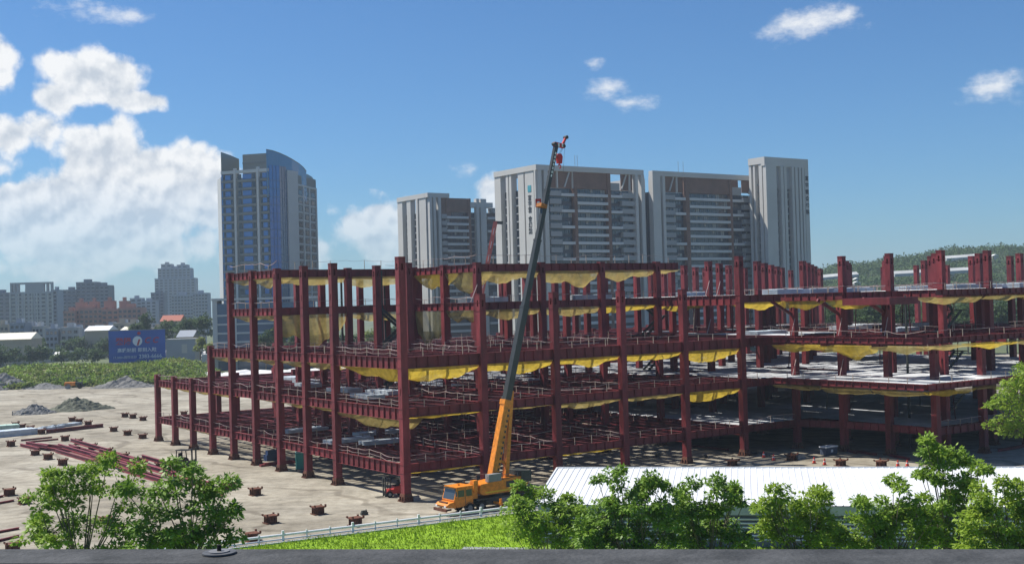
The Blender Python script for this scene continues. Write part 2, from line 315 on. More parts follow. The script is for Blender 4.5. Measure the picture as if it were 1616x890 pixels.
def base_mesh():
    b = MB(); b.box(-.78, .78, -.78, .78, 0, .08); b.taper((0, 0, .08), (.62, .62), (0, 0, .95), (.52, .52))
    for k in range(4):
        M = Matrix.Rotation(k*math.pi/2, 4, 'Z')
        for x in (-.3, .3): b.box(x-.03, x+.03, -.76, -.5, .08, .62, M)
        for x in (-.62, 0, .62): b.box(x-.06, x+.06, -.74, -.66, .08, .24, M)
    return b.mesh('base_plate', rust)
basem = base_mesh()
def column(u, v, h, base=True):
    k = round(h, 2)
    if k not in colm: colm[k] = column_mesh(h)
    c = ob('column', colm[k], FR, (v*BV, u*BU, 0))
    if base: ob('base_plate', basem, c)
    return c
US = [0, 2, 3, 4, 5, 6, 7, 8, 9, 10]
hts = {}
for u in US:
    for v in range(0, 7):
        hts[u, v] = 12.1 if u >= 8 else 17.75 if u == 7 else 29.4
for v in (1, 2, 3, 4): hts[0, v] = 24.71
hts[0, 6] = 22.6
for u in (0, 2, 3, 4, 5, 6):
    for v in range(7, 12): hts[u, v] = 29.4
for u in (7, 8): 
    for v in (7, 8, 9, 10): hts[u, v] = 17.75
for v in range(7, 12): hts[-1, v] = 29.4
for v in range(7, 10): hts[-2, v] = 29.4
for v in (10, 11): hts[-2, v] = 24.7
for a, bq in ((8, 13), (7, 13), (6, 14), (5, 14), (5, 15)): hts[a, bq] = 29.4
wing = [(-.78, 6.2, 22.6), (-1.62, 6.27, 22.6), (-2.48, 6.27, 16.4), (-2.5, 7.2, 16.4), (-2.5, 8.15, 16.4), (-2.5, 9.1, 16.4)]
for (u, v), h in hts.items(): column(u, v, h)
for u, v, h in wing: column(u, v, h)
# cells of each level
def cells(rects):
    s = set()
    for u0, u1, v0, v1 in rects:
        uu = [u for u in sorted(set(US+[-1, -2])) if u0 <= u <= u1]
        for i in range(len(uu)-1):
            for v in range(v0, v1): s.add((uu[i], uu[i+1], v))
    return s
CELL = {1: cells([(0, 10, 0, 6), (0, 7, 6, 11), (-2, 0, 7, 11)]), 2: cells([(0, 10, 0, 6), (0, 8, 6, 11), (-2, 0, 7, 11)]),
        3: cells([(0, 7, 0, 6), (0, 8, 6, 11), (-2, 0, 7, 11)]), 4: cells([(4, 6, 0, 2), (2, 6, 2, 6), (0, 6, 7, 11), (2, 6, 6, 7), (-2, 0, 7, 11)]),
        5: cells([(4, 6, 0, 2), (2, 6, 2, 5)])}
def ibeam(L, dep, fw=0.42, stiff=1.5, tf=0.035, tw=0.03):     # along x from 0 to L, top at z = 0
    b = MB(); b.box(0, L, -fw/2, fw/2, -tf, 0); b.box(0, L, -fw/2, fw/2, -dep, -dep+tf); b.box(0, L, -tw/2, tw/2, -dep+tf, -tf)
    if stiff:
        n = max(2, round(L/stiff))
        for i in range(1, n):
            x = L*i/n
            for y0, y1 in ((-fw/2+.01, -tw/2), (tw/2, fw/2-.01)): b.box(x-.03, x+.03, y0, y1, -dep+tf, -tf)
    return b
bm_cache = {}
def beam_mesh(L, dep, stiff):
    k = (round(L, 2), round(dep, 2), stiff)
    if k not in bm_cache: bm_cache[k] = ibeam(L, dep, stiff=stiff).mesh('beam', steel)
    return bm_cache[k]
beams = []
for l, cs in CELL.items():
    ed = {}
    for u0, u1, v in cs:
        for e in ((u0, v, u0, v+1), (u1, v, u1, v+1), (u0, v, u1, v), (u0, v+1, u1, v+1)): ed[e] = ed.get(e, 0)+1
    for (ua, va, ub, vb), n in ed.items():
        p = Wd((ua+ub)/2, (va+vb)/2, LV[l]); beams.append((p.length - (25 if n == 1 else 0), l, ua, va, ub, vb, n))
# edge beams of the cantilevered wing
extra = [(2, 0, 5.55, -3.0, 5.55), (3, 0, 5.55, -3.0, 5.55), (2, -3.0, 5.55, -3.0, 9.2), (3, -3.0, 5.55, -3.0, 9.2), (2, 0, 5, 0, 5.55), (3, 0, 5, 0, 5.55), (1, 0, 5, 0, 6),
         (1, 0, 6, -.78, 6.2), (1, -.78, 6.2, -1.62, 6.27), (1, -1.62, 6.27, -2.48, 6.27), (1, -2.48, 6.27, -2.5, 7.2), (1, -2.5, 7.2, -2.5, 8.15), (1, -2.5, 8.15, -2.5, 9.1),
         (4, 0, 5, 0, 5.8), (4, 0, 5.8, -1.3, 5.8), (4, -2.25, 6.55, -2.25, 11), (4, 2, 5, 0, 5), (5, 2, 5, 2, 5.45), (4, 0, 5.8, 0, 7), (4, -1.3, 5.8, -1.3, 7),
         (3, 0, 6, -2.48, 6.2), (2, 0, 6, -2.48, 6.2), (3, 0, 6, 0, 7), (2, 0, 6, 0, 7), (1, 0, 6, 0, 7), (3, -1, 5.55, -1, 7), (2, -1, 5.55, -1, 7), (3, -2, 5.55, -2, 7), (2, -2, 5.55, -2, 7), (3, -3, 7.2, -2, 7.2), (2, -3, 7.2, -2, 7.2), (3, -3, 8.15, -2, 8.15), (2, -3, 8.15, -2, 8.15), (1, -1, 6.2, -1, 7), (1, -2, 6.2, -2, 7)]
for l, ua, va, ub, vb in extra: beams.append((100, l, ua, va, ub, vb, 1))
beams.sort(key=lambda t: t[0])
rest = MB(); rest_n = 0
def place_beam(l, ua, va, ub, vb, n, single):
    global rest_n
    p0 = Vector((va*BV, ua*BU, LV[l])); p1 = Vector((vb*BV, ub*BU, LV[l])); d = p1-p0; L = d.length - CW - 0.02; ang = math.atan2(d.y, d.x)
    dep = DEP[l]
    if L > 15: dep = 1.45
    if l == 3 and ua == 0 and ub == 0 and va < 5: dep = 1.4
    if (l, ua, va, ub, vb, n) == (4, -2.25, 6.55, -2.25, 11, 1): dep = 0.8
    if l in (2, 3) and ((va == vb == 5.55) or (ua == ub == -3.0)): dep = .78
    st = p0 + d.normalized()*(CW/2+0.01)
    if single:
        o = ob('beam', beam_mesh(L, dep, 1.5), FR, st, ang)
    else:
        M = Matrix.Translation(st) @ Matrix.Rotation(ang, 4, 'Z'); fw = .42
        rest.box(0, L, -fw/2, fw/2, -.035, 0, M); rest.box(0, L, -fw/2, fw/2, -dep, -dep+.035, M); rest.box(0, L, -.015, .015, -dep+.035, -.035, M)
for i, (_, l, ua, va, ub, vb, n) in enumerate(beams): place_beam(l, ua, va, ub, vb, n, i < 295)
stuff(rest.build('far_beams', steel, FR))
# joists run along the depth, three to a bay
jo = []
for l, cs in CELL.items():
    if l == 5: continue
    for u0, u1, v in cs:
        for k in (1, 2, 3): jo.append((Wd((u0+u1)/2, v+k/4, LV[l]).length, l, u0, u1, v+k/4))
jo.sort(key=lambda t: t[0]); jm = {}; jr = MB()
for i, (_, l, u0, u1, v) in enumerate(jo):
    L = (u1-u0)*BU - 0.1; dz = 0.012
    if i < 280:
        if round(L, 1) not in jm: jm[round(L, 1)] = ibeam(L, 0.5, 0.22, 0, 0.02, 0.015).mesh('joist', steel2)
        ob('joist', jm[round(L, 1)], FR, (v*BV, u0*BU+.05, LV[l]-dz), math.pi/2)
    else:
        M = Matrix.Translation((v*BV, u0*BU+.05, LV[l]-dz)) @ Matrix.Rotation(math.pi/2, 4, 'Z')
        jr.box(0, L, -.11, .11, -.02, 0, M); jr.box(0, L, -.0075, .0075, -.5, -.02, M)
stuff(jr.build('far_joists', steel2, FR))
# cross purlins between joists on the lower floors (thin lines seen through the frame)
rng = random.Random(5)
pr = MB()
for l in (1, 2, 3):
    for u0, u1, v in CELL[l]:
        for f in (0.2, 0.4, 0.6, 0.8):
            if rng.random() < 0.8:
                u = u0 + (u1-u0)*f; pr.box(v*BV+.3, (v+1)*BV-.3, u*BU-.09, u*BU+.09, LV[l]-.32, LV[l]-.06)
stuff(pr.build('purlins', steel2, FR))
# pale metal decking
def deck_mesh(wx, wy, pitch=0.33):
    n = int(wx/pitch); b = MB(); prof = []
    for i in range(n):
        x = wx*i/n; q = wx/n; prof += [(x, 0.0), (x+q*.36, 0.0), (x+q*.5, 0.07), (x+q*.86, 0.07)]
    prof.append((wx, 0.0))
    vs = [(x, y, z) for y in (0, wy) for x, z in prof]; k = len(prof)
    return b.add(vs, [(i, i+1, k+i+1, k+i) for i in range(k-1)]).mesh('deck_panel', deckm)
dm = {}
def deck(l, u0, u1, v0, v1, n=3, prob=1.0):
    for i in range(n):
        if rng.random() > prob: continue
        wy = (u1-u0)*BU-.06; wx = (v1-v0)*BV/n-.06
        k = (round(wx, 2), round(wy, 2))
        if k not in dm: dm[k] = deck_mesh(wx, wy)
        ob('deck_panel', dm[k], FR, (v0*BV+(wx+.06)*i+.03, u0*BU+.03, LV[l]+.02))
for v in range(5, 11):
    for u0, u1 in ((0, 2), (2, 3), (3, 4), (4, 5), (5, 6)):
        if (u0, u1, v) in CELL[1]: deck(1, u0, u1, v, v+1, 3, 0.97 if v > 5 else 0.85)
        if (u0, u1, v) in CELL[2]: deck(2, u0, u1, v, v+1, 3, 0.93 if v > 5 else 0.7)
        if (u0, u1, v) in CELL[4] and rng.random() < .5: deck(4, u0, u1, v, v+1, 3, 0.6)
        if (u0, u1, v) in CELL[3] and rng.random() < .35: deck(3, u0, u1, v, v+1, 3, 0.5)
for v in range(2, 5):
    for u0, u1 in ((3, 4), (4, 5), (5, 6)):
        deck(2, u0, u1, v, v+1, 3, 0.55 if v > 2 else 0.2)
for u0, u1 in ((-1, 0), (-2, -1)):
    for v in range(7, 11):
        for l in (1, 2): deck(l, u0, u1, v, v+1, 3, 1.0)
        deck(4, u0, u1, v, v+1, 3, .55)
    deck(2, u0, u1, 5.6, 7, 3); deck(1, u0+.02, u1+.02, 6.3, 7, 2)
for v0, v1 in ((5.6, 7), (7, 8.15), (8.15, 9.2)): deck(2, -2.95, -2, v0, v1, 3)
deck(1, -2.4, -2, 6.3, 7, 2); deck(1, -2.42, -2, 7, 8.1, 3)

# ------------------------------------------------------------------ safety lines on the edges of the floors
rope_cache = {}
def rope_line(l, ua, va, ub, vb, seed, hgt=0.95, off=None):
    p0 = Vector((va*BV, ua*BU, LV[l])); p1 = Vector((vb*BV, ub*BU, LV[l])); d = p1-p0; L = d.length; rg = random.Random(seed)
    if off is None: off = (0, 0)
    n = max(2, round(L/3.0)); b = MB(); hs = [hgt*rg.uniform(0.9, 1.12) for _ in range(n+1)]
    if rg.random() < .3: hs[rg.randrange(1, n)] *= .62
    pts = []
    for i in range(n):
        sag = rg.uniform(0.0, 0.16)
        for k in range(5):
            t = k/5; pts.append(p0 + d*((i+t)/n) + Vector((off[0], off[1], hs[i]*(1-t)+hs[i+1]*t - sag*4*t*(1-t))))
    pts.append(p1 + Vector((off[0], off[1], hs[-1])))
    r = rg.choice((0.022, 0.03, 0.04)); low = rg.random() < .22
    for a, c in zip(pts[:-1], pts[1:]): b.tube(a, c, r, n=4, caps=False)
    if low:
        for a, c in zip(pts[:-1], pts[1:]): b.tube(a-Vector((0, 0, .52)), c-Vector((0, 0, .5)), .025, n=4, caps=False)
    ro = b.build('safety_rope', ropem, FR)
    for i in range(0, n+1):
        q = p0 + d*(i/n); hh = hs[i]
        if 0 < i < n:
            if round(hh, 1) not in rope_cache: rope_cache[round(hh, 1)] = MB().box(-.035, .035, -.035, .035, 0, round(hh, 1)).mesh('post', postm)
            ob('post', rope_cache[round(hh, 1)], ro, (q.x+off[0], q.y+off[1], q.z))
seed = 0
def lines(l, pts, **k):
    global seed
    for a, c in zip(pts[:-1], pts[1:]): seed += 1; rope_line(l, *a, *c, seed, **k)
uL = [10, 9, 8, 7, 6, 5, 4, 3, 2, 0]
lines(1, [(u, 0) for u in uL]); lines(2, [(u, 0) for u in uL]); lines(3, [(u, 0) for u in uL[3:]])
for l in (1, 2, 3): lines(l, [(0, v) for v in range(0, 6)])
lines(4, [(6, 0), (5, 0), (4, 0), (4, 1), (4, 2), (3, 2), (2, 2), (2, 3), (2, 4), (2, 5), (2, 6)]); lines(5, [(6, 0), (5, 0), (4, 0), (4, 1), (4, 2), (3, 2), (2, 2), (2, 3), (2, 4), (2, 5), (2, 5.45)], hgt=1.25)
lines(4, [(0, 5), (0, 5.8), (-1.3, 5.8)]); lines(4, [(-2.25, 6.55), (-2.25, 8), (-2.25, 9), (-2.25, 10), (-2.25, 11)])
for l in (2, 3): lines(l, [(0, 5), (0, 5.55), (-1, 5.55), (-2, 5.55), (-3, 5.55), (-3, 6.5), (-3, 7.4), (-3, 8.3), (-3, 9.2)])
for l in (3, 4):
    for uu in (0, 2, 4): lines(l, [(uu, v) for v in range(7, 11)])
    for vv in (7, 8, 9): lines(l, [(u, vv) for u in (4, 3, 2, 0, -1, -2)])
lines(1, [(0, 5), (0, 6)]); lines(1, [(-2.48, 6.27), (-2.5, 7.2), (-2.5, 8.15)])
lines(5, [(5, 2), (5, 3), (5, 4), (5, 5)]); lines(4, [(6, 1), (6, 2), (6, 3), (6, 4), (6, 5), (6, 6)])
# inner lines that cross the open floors
for l in (1, 2, 3):
    for uu in (2, 3, 4, 5, 6):
        lines(l, [(uu, v) for v in range(0, 6)])
    for vv in (1, 2, 3):
        lines(l, [(u, vv) for u in (6, 5, 4, 3, 2, 0)])
# raking struts beside the wing columns
for u, v, l in ((0, 6, 2), (-.78, 6.2, 2), (0, 6, 3), (-.78, 6.2, 3), (-1.62, 6.27, 3), (2, 6, 3), (2, 6, 4), (3, 7, 4), (2, 2, 4)):
    b = MB(); b.tube((v*BV-.3, u*BU-.5, LV[l]+2.6), (v*BV-1.9, u*BU-1.1, LV[l]+.05), .06, n=5); b.build('prop', ropem, FR)
for u, v in ((0, 6), (-.78, 6.2), (-1.62, 6.27)):
    b = MB(); b.bar((v*BV, u*BU, LV[4]-3.4), (v*BV-5, u*BU, LV[4]-1.0), .3, .45); b.build('bracket', steel, FR)
# a few slim dark props and hangers
for u, v, z0, z1 in ((5, .3, 0, 22.6), (2.7, 2.4, 11.2, 17), (4, 1.5, 17.4, 29), (4.6, 1.8, 17.4, 29), (5, 1.3, 17.4, 29), (-1.9, 8.2, 0, 23), (-1.3, 7.0, 0, 23), (-2.1, 9.2, 11, 23)):
    b = MB(); b.box(v*BV-.13, v*BV+.13, u*BU-.13, u*BU+.13, z0, z1); b.build('prop', darkg, FR)
for k in range(34):      # slim temporary props and pipes among the floors of the wing
    l = rng.choice((1, 2, 3, 3)); u, v = rng.uniform(-2, 4), rng.uniform(5.8, 10.5); b = MB(); b.tube((v*BV, u*BU, LV[l]), (v*BV+rng.uniform(-.6, .6), u*BU+rng.uniform(-.6, .6), LV[l+1]-.5), .09, n=5); b.build('prop', rng.choice((steel2, steel2, darkg, postm)), FR)
for k in range(40):      # loose pipes lying over the beams
    l = rng.choice((1, 2, 3, 3)); u, v = rng.uniform(0.2, 6), rng.uniform(.3, 6); a_ = rng.uniform(0, 3.14); q = rng.uniform(2, 5); b = MB(); b.tube((v*BV-q*math.cos(a_), u*BU-q*math.sin(a_), LV[l]+.08), (v*BV+q*math.cos(a_), u*BU+q*math.sin(a_), LV[l]+.10), .06, n=5); b.build('loose_pipe', rng.choice((ropem, steel2, postm)), FR)
# stair flights behind the wing
def stair(x, y, zb, run, rise, flip):
    b = MB(); n = 10; s = -1 if flip else 1
    for k in range(n): b.box(x+s*run*k/n-.2, x+s*run*k/n+.25, y, y+1.3, zb+rise*k/n, zb+rise*k/n+.07)
    for yy in (y-.06, y+1.36): b.bar((x, yy, zb), (x+s*run, yy, zb+rise), .08, .42)
    b.box(x+s*run-.2*s, x+s*(run+1.3), y-.1, y+2.9, zb+rise-.05, zb+rise+.07) if s > 0 else b.box(x-run-1.3, x-run+.2, y-.1, y+2.9, zb+rise-.05, zb+rise+.07)
    b.build('stair_flight', darkg, FR)
for l in (1, 2, 3):
    zb = LV[l]; hgt = (LV[l+1]-LV[l])/2
    stair(7.35*BV, -1.7*BU, zb+.1, 4.5, hgt-.1, False); stair(7.35*BV+4.6, -1.7*BU+1.6, zb+hgt, 4.5, hgt, True)
# dark stair core by the middle columns
for l in (2, 3):
    zb = LV[l]; hgt = (LV[l+1]-LV[l])/2
    stair(1.1*BV, 3.1*BU, zb+.1, 4.0, hgt-.1, False); stair(1.1*BV+4.2, 3.1*BU+1.6, zb+hgt, 4.0, hgt, True)
    stair(5.7*BV, 3.3*BU, zb+.1, 4.0, hgt-.1, False); stair(5.7*BV+4.2, 3.3*BU+1.6, zb+hgt, 4.0, hgt, True)

# ------------------------------------------------------------------ yellow safety nets
def net(l, ua, va, ub, vb, m, inward, label, group, sag=1.3, width=3.0, seed=0, t0=None, t1=None, drop=0.0, skew=0.0):
    r0 = random.Random(seed*7+3); t0 = r0.uniform(.0, .04) if t0 is None else t0; t1 = 1-r0.uniform(.0, .05) if t1 is None else t1; sag *= r0.uniform(.8, 1.2); width *= r0.uniform(.8, 1.15)
    p0 = Vector((va*BV, ua*BU, 0)); p1 = Vector((vb*BV, ub*BU, 0)); d = p1-p0; L = d.length; dn = d.normalized(); iw = Vector((inward[1], inward[0], 0))
    dep = 1.45 if L > 15 else (1.4 if (l == 3 and ua == ub == 0) else DEP[l]); rg = random.Random(seed)
    nx, ny = max(14, int(L*2.2)), 12; ph = [rg.uniform(0, 6.3) for _ in range(6)]; vs = []
    pk = rg.uniform(.35, .65)
    for j in range(ny+1):
        s = j/ny
        for i in range(nx+1):
            t = i/nx; q = t0 + (t1-t0)*t
            env = (math.sin(math.pi*(t**(math.log(.5)/math.log(pk))))*.42+.58)
            fold = .08*math.sin(17*t+9*s+ph[0]) + .04*math.sin(31*t-12*s+ph[1]) + .02*math.sin(51*t+5*s+ph[2]) + .30*math.sin(5*t+ph[3])*s + .22*math.sin(11*t+ph[4])*math.sin(3*s+ph[5])
            prof = math.sin(math.pi*min(1, s*1.02))**.75
            z = LV[l]-dep+.04 - sag*env*prof*(1+fold*.9) + .10*fold*prof - drop*s - skew*(t-.5)*prof
            pos = p0 + dn*(L*q) + iw*(-.16 + width*s*(1-.1*fold)) + dn*(.25*fold)
            vs.append((pos.x, pos.y, z))
    b = MB(); b.add(vs, [(j*(nx+1)+i, j*(nx+1)+i+1, (j+1)*(nx+1)+i+1, (j+1)*(nx+1)+i) for j in range(ny) for i in range(nx)])
    me = b.mesh('safety_net', m, True); o = ob('safety_net', me, None, (KX, KY, 0), TH); tag(o, label, 'net', group); return o
IN_L = (0, 1); IN_R = (1, 0)     # inward from the left side (+v), from the right side (+u)
sd = 100; ORD = ['first', 'second', 'third', 'fourth', 'fifth', 'sixth']
def nets(l, pts, ms, inw, label, group, sags, **k):
    global sd
    for i, (a, c) in enumerate(zip(pts[:-1], pts[1:])):
        sd += 1; m = ms[i % len(ms)]
        if m: net(l, *a, *c, m, inw, label.replace('@', ORD[i]), group, sags[i % len(sags)], seed=sd, **k)
nets(3, [(0, v) for v in range(6)], [netm], IN_R, 'bright yellow net under the third floor, @ bay from the corner column behind the crane', 'nets under the third floor', (1.5, 1.25, 1.35, 1.0, 1.5))
nets(3, [(2, 0), (0, 0)], [netm], IN_L, 'long bright yellow net under the wide third floor bay at the near corner', None, (1.5,), skew=1.2)
nets(3, [(7, 0), (6, 0), (5, 0), (4, 0), (3, 0), (2, 0)], [netm2], IN_L, 'faded yellow net under the third floor narrow bays, @ bay from the low end', 'faded third floor nets', (.7, .6, .8, .9, 1.0))
nets(2, [(10, 0), (9, 0), (8, 0), (7, 0), (6, 0)], [netm], IN_L, 'yellow net below the second floor, @ bay from the low end column', 'nets of the low end', (.55, .6, .6, .55), width=2)
nets(2, [(5, 0), (4, 0), (3, 0), (2, 0), (0, 0)], [netm2], IN_L, 'slack faded net below the second floor narrow bays, @ in their row towards the corner', 'slack second floor nets', (.4, .7, .9, 1.3))
nets(2, [(0, 0), (0, 1), (0, 2), (0, 3), (0, 4), (0, 5)], [netm, netm2, netm2, netm2, netm], IN_R, 'yellow net strip under the second floor, @ bay from the corner behind the crane', 'second floor net strips', (.4, .3, .9, .7, 1.3), width=2.2)
nets(1, [(0, 0), (0, 1), (0, 2), (0, 3)], [netm, netm2, netm], IN_R, 'low yellow net strip under the first floor, @ bay from the corner behind the crane', 'first floor net strips', (.35, .3, .35), width=2)
nets(1, [(9, 0), (8, 0), (7, 0)], [netm2, netm2], IN_L, 'small faded net under the first floor low end, @ of the pair', 'low end first floor nets', (.4, .4), width=1.6)
nets(4, [(6, 0), (5, 0), (4, 0)], [netm2], IN_L, 'pale net under the fourth floor end bays, @ from the far corner column', 'far end fourth floor nets', (.7, .9))
nets(4, [(4, 0), (4, 1)], [netm2], IN_R, 'deep pale net bag hanging from the fourth floor cross beam', None, (3.6,), width=2.5, skew=-1.5)
nets(4, [(4, 1), (4, 2)], [netm2], IN_R, 'crumpled pale net under the fourth floor set-back beam', None, (1.5,))
nets(4, [(4, 2), (3, 2)], [netm3], IN_L, 'olive net curtain hanging down from the fourth floor to the deck', None, (2.5,), drop=3.2, width=.8)
nets(4, [(3, 2), (2, 2)], [netm2], IN_L, 'torn scalloped net under the fourth floor beside the olive curtain', None, (2.2,), width=1.6)
nets(4, [(2, 2), (2, 3), (2, 4), (2, 5), (2, 6)], [netm2, netm2, netm, netm], IN_R, 'yellow net under the set-back fourth floor, @ bay from the olive net curtain', 'set-back fourth floor nets', (1.3, 1.5, 1.1, 1.4))
nets(5, [(6, 0), (5, 0), (4, 0)], [netm2], IN_L, 'faded net under the roof beam end bays, @ from the far corner column', 'far end roof nets', (.9, 1.4))
nets(5, [(4, 0), (4, 1), (4, 2)], [netm2], IN_R, 'faded net under the set-back roof beam, @ of the two between tall columns', 'set-back roof nets', (1.5, 1.6))
nets(5, [(4, 2), (3, 2), (2, 2)], [netm, netm2], IN_L, 'yellow net under the short returning roof beam, @ bay towards the boom', 'returning roof nets', (2.4, 2.6))
nets(5, [(2, 2), (2, 3), (2, 4), (2, 5)], [netm2], IN_R, 'dull yellow net under the long roof beam, @ bay from the returning beam', 'long roof beam nets', (1.6, 2.1, 1.3))
nets(5, [(2, 5), (2, 5.45)], [netm2], IN_R, 'short net scrap at the free end of the roof beam', None, (.7,))
nets(3, [(0, 5.55), (-1, 5.55), (-2, 5.55), (-3, 5.55)], [netm, netm, netm2], (0, 1), 'yellow net under the third floor wing edge, @ from the re-entrant corner', 'third floor wing nets', (1.0, 1.5, 1.0))
nets(3, [(-3, 5.55), (-3, 6.5), (-3, 7.4), (-3, 8.3)], [netm2, netm, netm2], IN_R, 'net under the third floor wing end, @ bay from the wing corner', 'third floor wing end nets', (.6, .7, .7))
nets(2, [(0, 5.55), (-1, 5.55), (-2, 5.55), (-3, 5.55)], [netm2], (0, 1), 'pale net under the second floor wing edge, @ from the re-entrant corner', 'second floor wing nets', (.8, .9, .7), width=2)
nets(2, [(-3, 5.55), (-3, 6.5), (-3, 7.4)], [netm, netm2], IN_R, 'net under the second floor wing end, @ bay from the wing corner', 'second floor wing end nets', (.6, .4), width=1.5)
nets(4, [(0, 5), (0, 5.8), (-.9, 5.8)], [netm], IN_R, 'yellow net under the stepped fourth floor wing edge, @ from the tall column', 'stepped wing nets', (1.1, 1.3))
nets(4, [(-.9, 5.8), (-1.6, 5.9)], [netm], (0, 1), 'orange-yellow net under the lowered platform of the wing', None, (1.3,))
nets(4, [(-2.25, 6.55), (-2.25, 7.6), (-2.25, 8.6), (-2.25, 9.6)], [netm2, netm2, netm], IN_R, 'yellow net under the fourth floor wing end beam, @ from the lowered platform', 'fourth floor wing end nets', (1.3, .8, 1.0))
# lowered platform on the wing
b = MB(); b.box(5.75*BV, 6.3*BV, -2.2*BU, -1.3*BU, LV[4]-1.9, LV[4]-.9); b.build('platform', steel, FR)

# bundles of decking lying on the floors
def bundle(name_label, u, v, l, L, w, h, ang, group, sheets=5):
    b = MB()
    for k in range(sheets):
        o = (k % 2)*.06; b.box(-L/2+o, L/2+o*.3, -w/2, w/2, h*k/sheets, h*(k+.82)/sheets)
    for x in (-L*.3, L*.3): b.box(x-.06, x+.06, -w/2-.02, w/2+.02, -.0, h+.03)
    p = Wd(u, v, LV[l]+.01); o = b.build('deck_bundle', bundlem, None, p, TH+ang); tag(o, name_label, 'deck bundle', group)
lb2 = 'pale blue-grey bundle of deck sheets laid on the second floor beams'; lb1 = 'pale bundle of deck sheets laid on the first floor beams'; lb4 = 'white bundle of deck sheets laid on the fourth floor'
for u, v in ((5.3, .9), (3.6, .75), (2.6, .9), (2.1, .45), (6.2, 1.2), (7.4, 1.4)): bundle(lb2, u, v, 2, 6, 2.6, .55, 1.57+rng.uniform(-.1, .1), 'bundles on the second floor')
for u, v in ((5.0, .7), (3.0, .55), (2.4, .8), (3.6, 1.2)): bundle(lb1, u, v, 1, 7, 2.4, .5, rng.uniform(-.1, .1), 'bundles on the first floor')
for u, v in ((3, 6.4), (1, 7.4), (1.2, 8.4), (.5, 6.3), (3, 8.5), (-1, 8.5), (-.5, 9.6), (1, 9.6), (-1.5, 9.5), (3, 4.4), (3, 2.6), (-.6, 10.3)): bundle(lb4, u, v, 4, 7, 3.4, .75, rng.uniform(-.15, .15), 'bundles on the fourth floor')
for u, v in ((1, 6.3), (1.2, 8.3), (-.6, 7.6), (.8, 9.4)): bundle('pale bundle of deck sheets laid on the third floor', u, v, 3, 7, 3, .6, rng.uniform(-.2, .2), 'bundles on the third floor')
# thin pole with a red plate on the roof
p = Wd(2.2, 3.1, LV[5]); b = MB(); b.tube((0, 0, 0), (0, 0, 9), .05, n=6); r_ = thing('marker_pole', 'thin grey pole with a red and white plate standing on the roof beam', 'pole', p); b.build('pole', greym, r_)
b = MB(); b.box(-.45, .45, -.06, .06, 8.6, 9.9); b.build('plate', redm, r_); MB().box(-.2, .2, -.08, -.062, 9.0, 9.5).build('plate_mark', whitem, r_)
# ------------------------------------------------------------------ vegetation helpers
leafA = mat('leaf fresh', (0.14, 0.25, 0.025), 0.5, 0.0, col2=(0.30, 0.43, 0.05), scale=0.9, spec=0.35, trans=0.38)
leafB = mat('leaf deep', (0.10, 0.20, 0.02), 0.5, 0.0, col2=(0.23, 0.36, 0.04), scale=0.8, spec=0.4, trans=0.3)
leafC = mat('leaf yellow green', (0.18, 0.29, 0.028), 0.5, 0.0, col2=(0.34, 0.45, 0.05), scale=1.0, spec=0.35, trans=0.4)
leafF = mat('far leaf', (0.045, 0.085, 0.025), 0.7, 0.0, col2=(0.095, 0.15, 0.045), scale=0.06, spec=0.2, trans=0.2)
leafM = mat('mound leaf', (0.11, 0.165, 0.025), 0.7, 0.0, col2=(0.24, 0.27, 0.06), scale=0.06, spec=0.2, trans=0.25)
bark = mat('bark', (0.16, 0.13, 0.10), 0.9, 0.3, 2.0)
def leaf_cloud(cent, rad, per, size, seed, droop=0.5, flat=0.75):
    """leafy tufts: at every centre, leaves fan out and droop; two-facet leaves"""
    g = np.random.default_rng(seed); cent = np.asarray(cent, float); rad = np.asarray(rad, float); n = len(cent)*per
    c = np.repeat(cent, per, 0); r = np.repeat(rad, per)[:, None]
    d = g.normal(size=(n, 3)); d[:, 2] = np.abs(d[:, 2])*0.9-0.25; d /= np.linalg.norm(d, axis=1)[:, None]
    pos = c + d*r*g.uniform(0.25, 1.0, (n, 1))**0.6*np.array([1, 1, flat])
    ax = d + g.normal(scale=.45, size=(n, 3)); ax[:, 2] -= droop*g.uniform(.3, 1.4, n); ax /= np.linalg.norm(ax, axis=1)[:, None]
    upg = np.array([0, 0, 1.0]) + g.normal(scale=.35, size=(n, 3)); sd_ = np.cross(ax, upg); sd_ /= np.linalg.norm(sd_, axis=1)[:, None]+1e-9
    nr = np.cross(sd_, ax); L = (size*g.uniform(.6, 1.3, n))[:, None]; w = L*g.uniform(.22, .34, n)[:, None]
    p0 = pos; p1 = pos + ax*L*.45 + sd_*w - nr*w*.25; p2 = pos + ax*L - nr*L*.12; p3 = pos + ax*L*.45 - sd_*w - nr*w*.25
    vs = np.stack([p0, p1, p2, p3], 1).reshape(-1, 3); b = np.arange(n)[:, None]*4
    fs = np.concatenate([np.concatenate([b, b+1, b+2], 1), np.concatenate([b, b+2, b+3], 1)], 0)
    return vs, fs
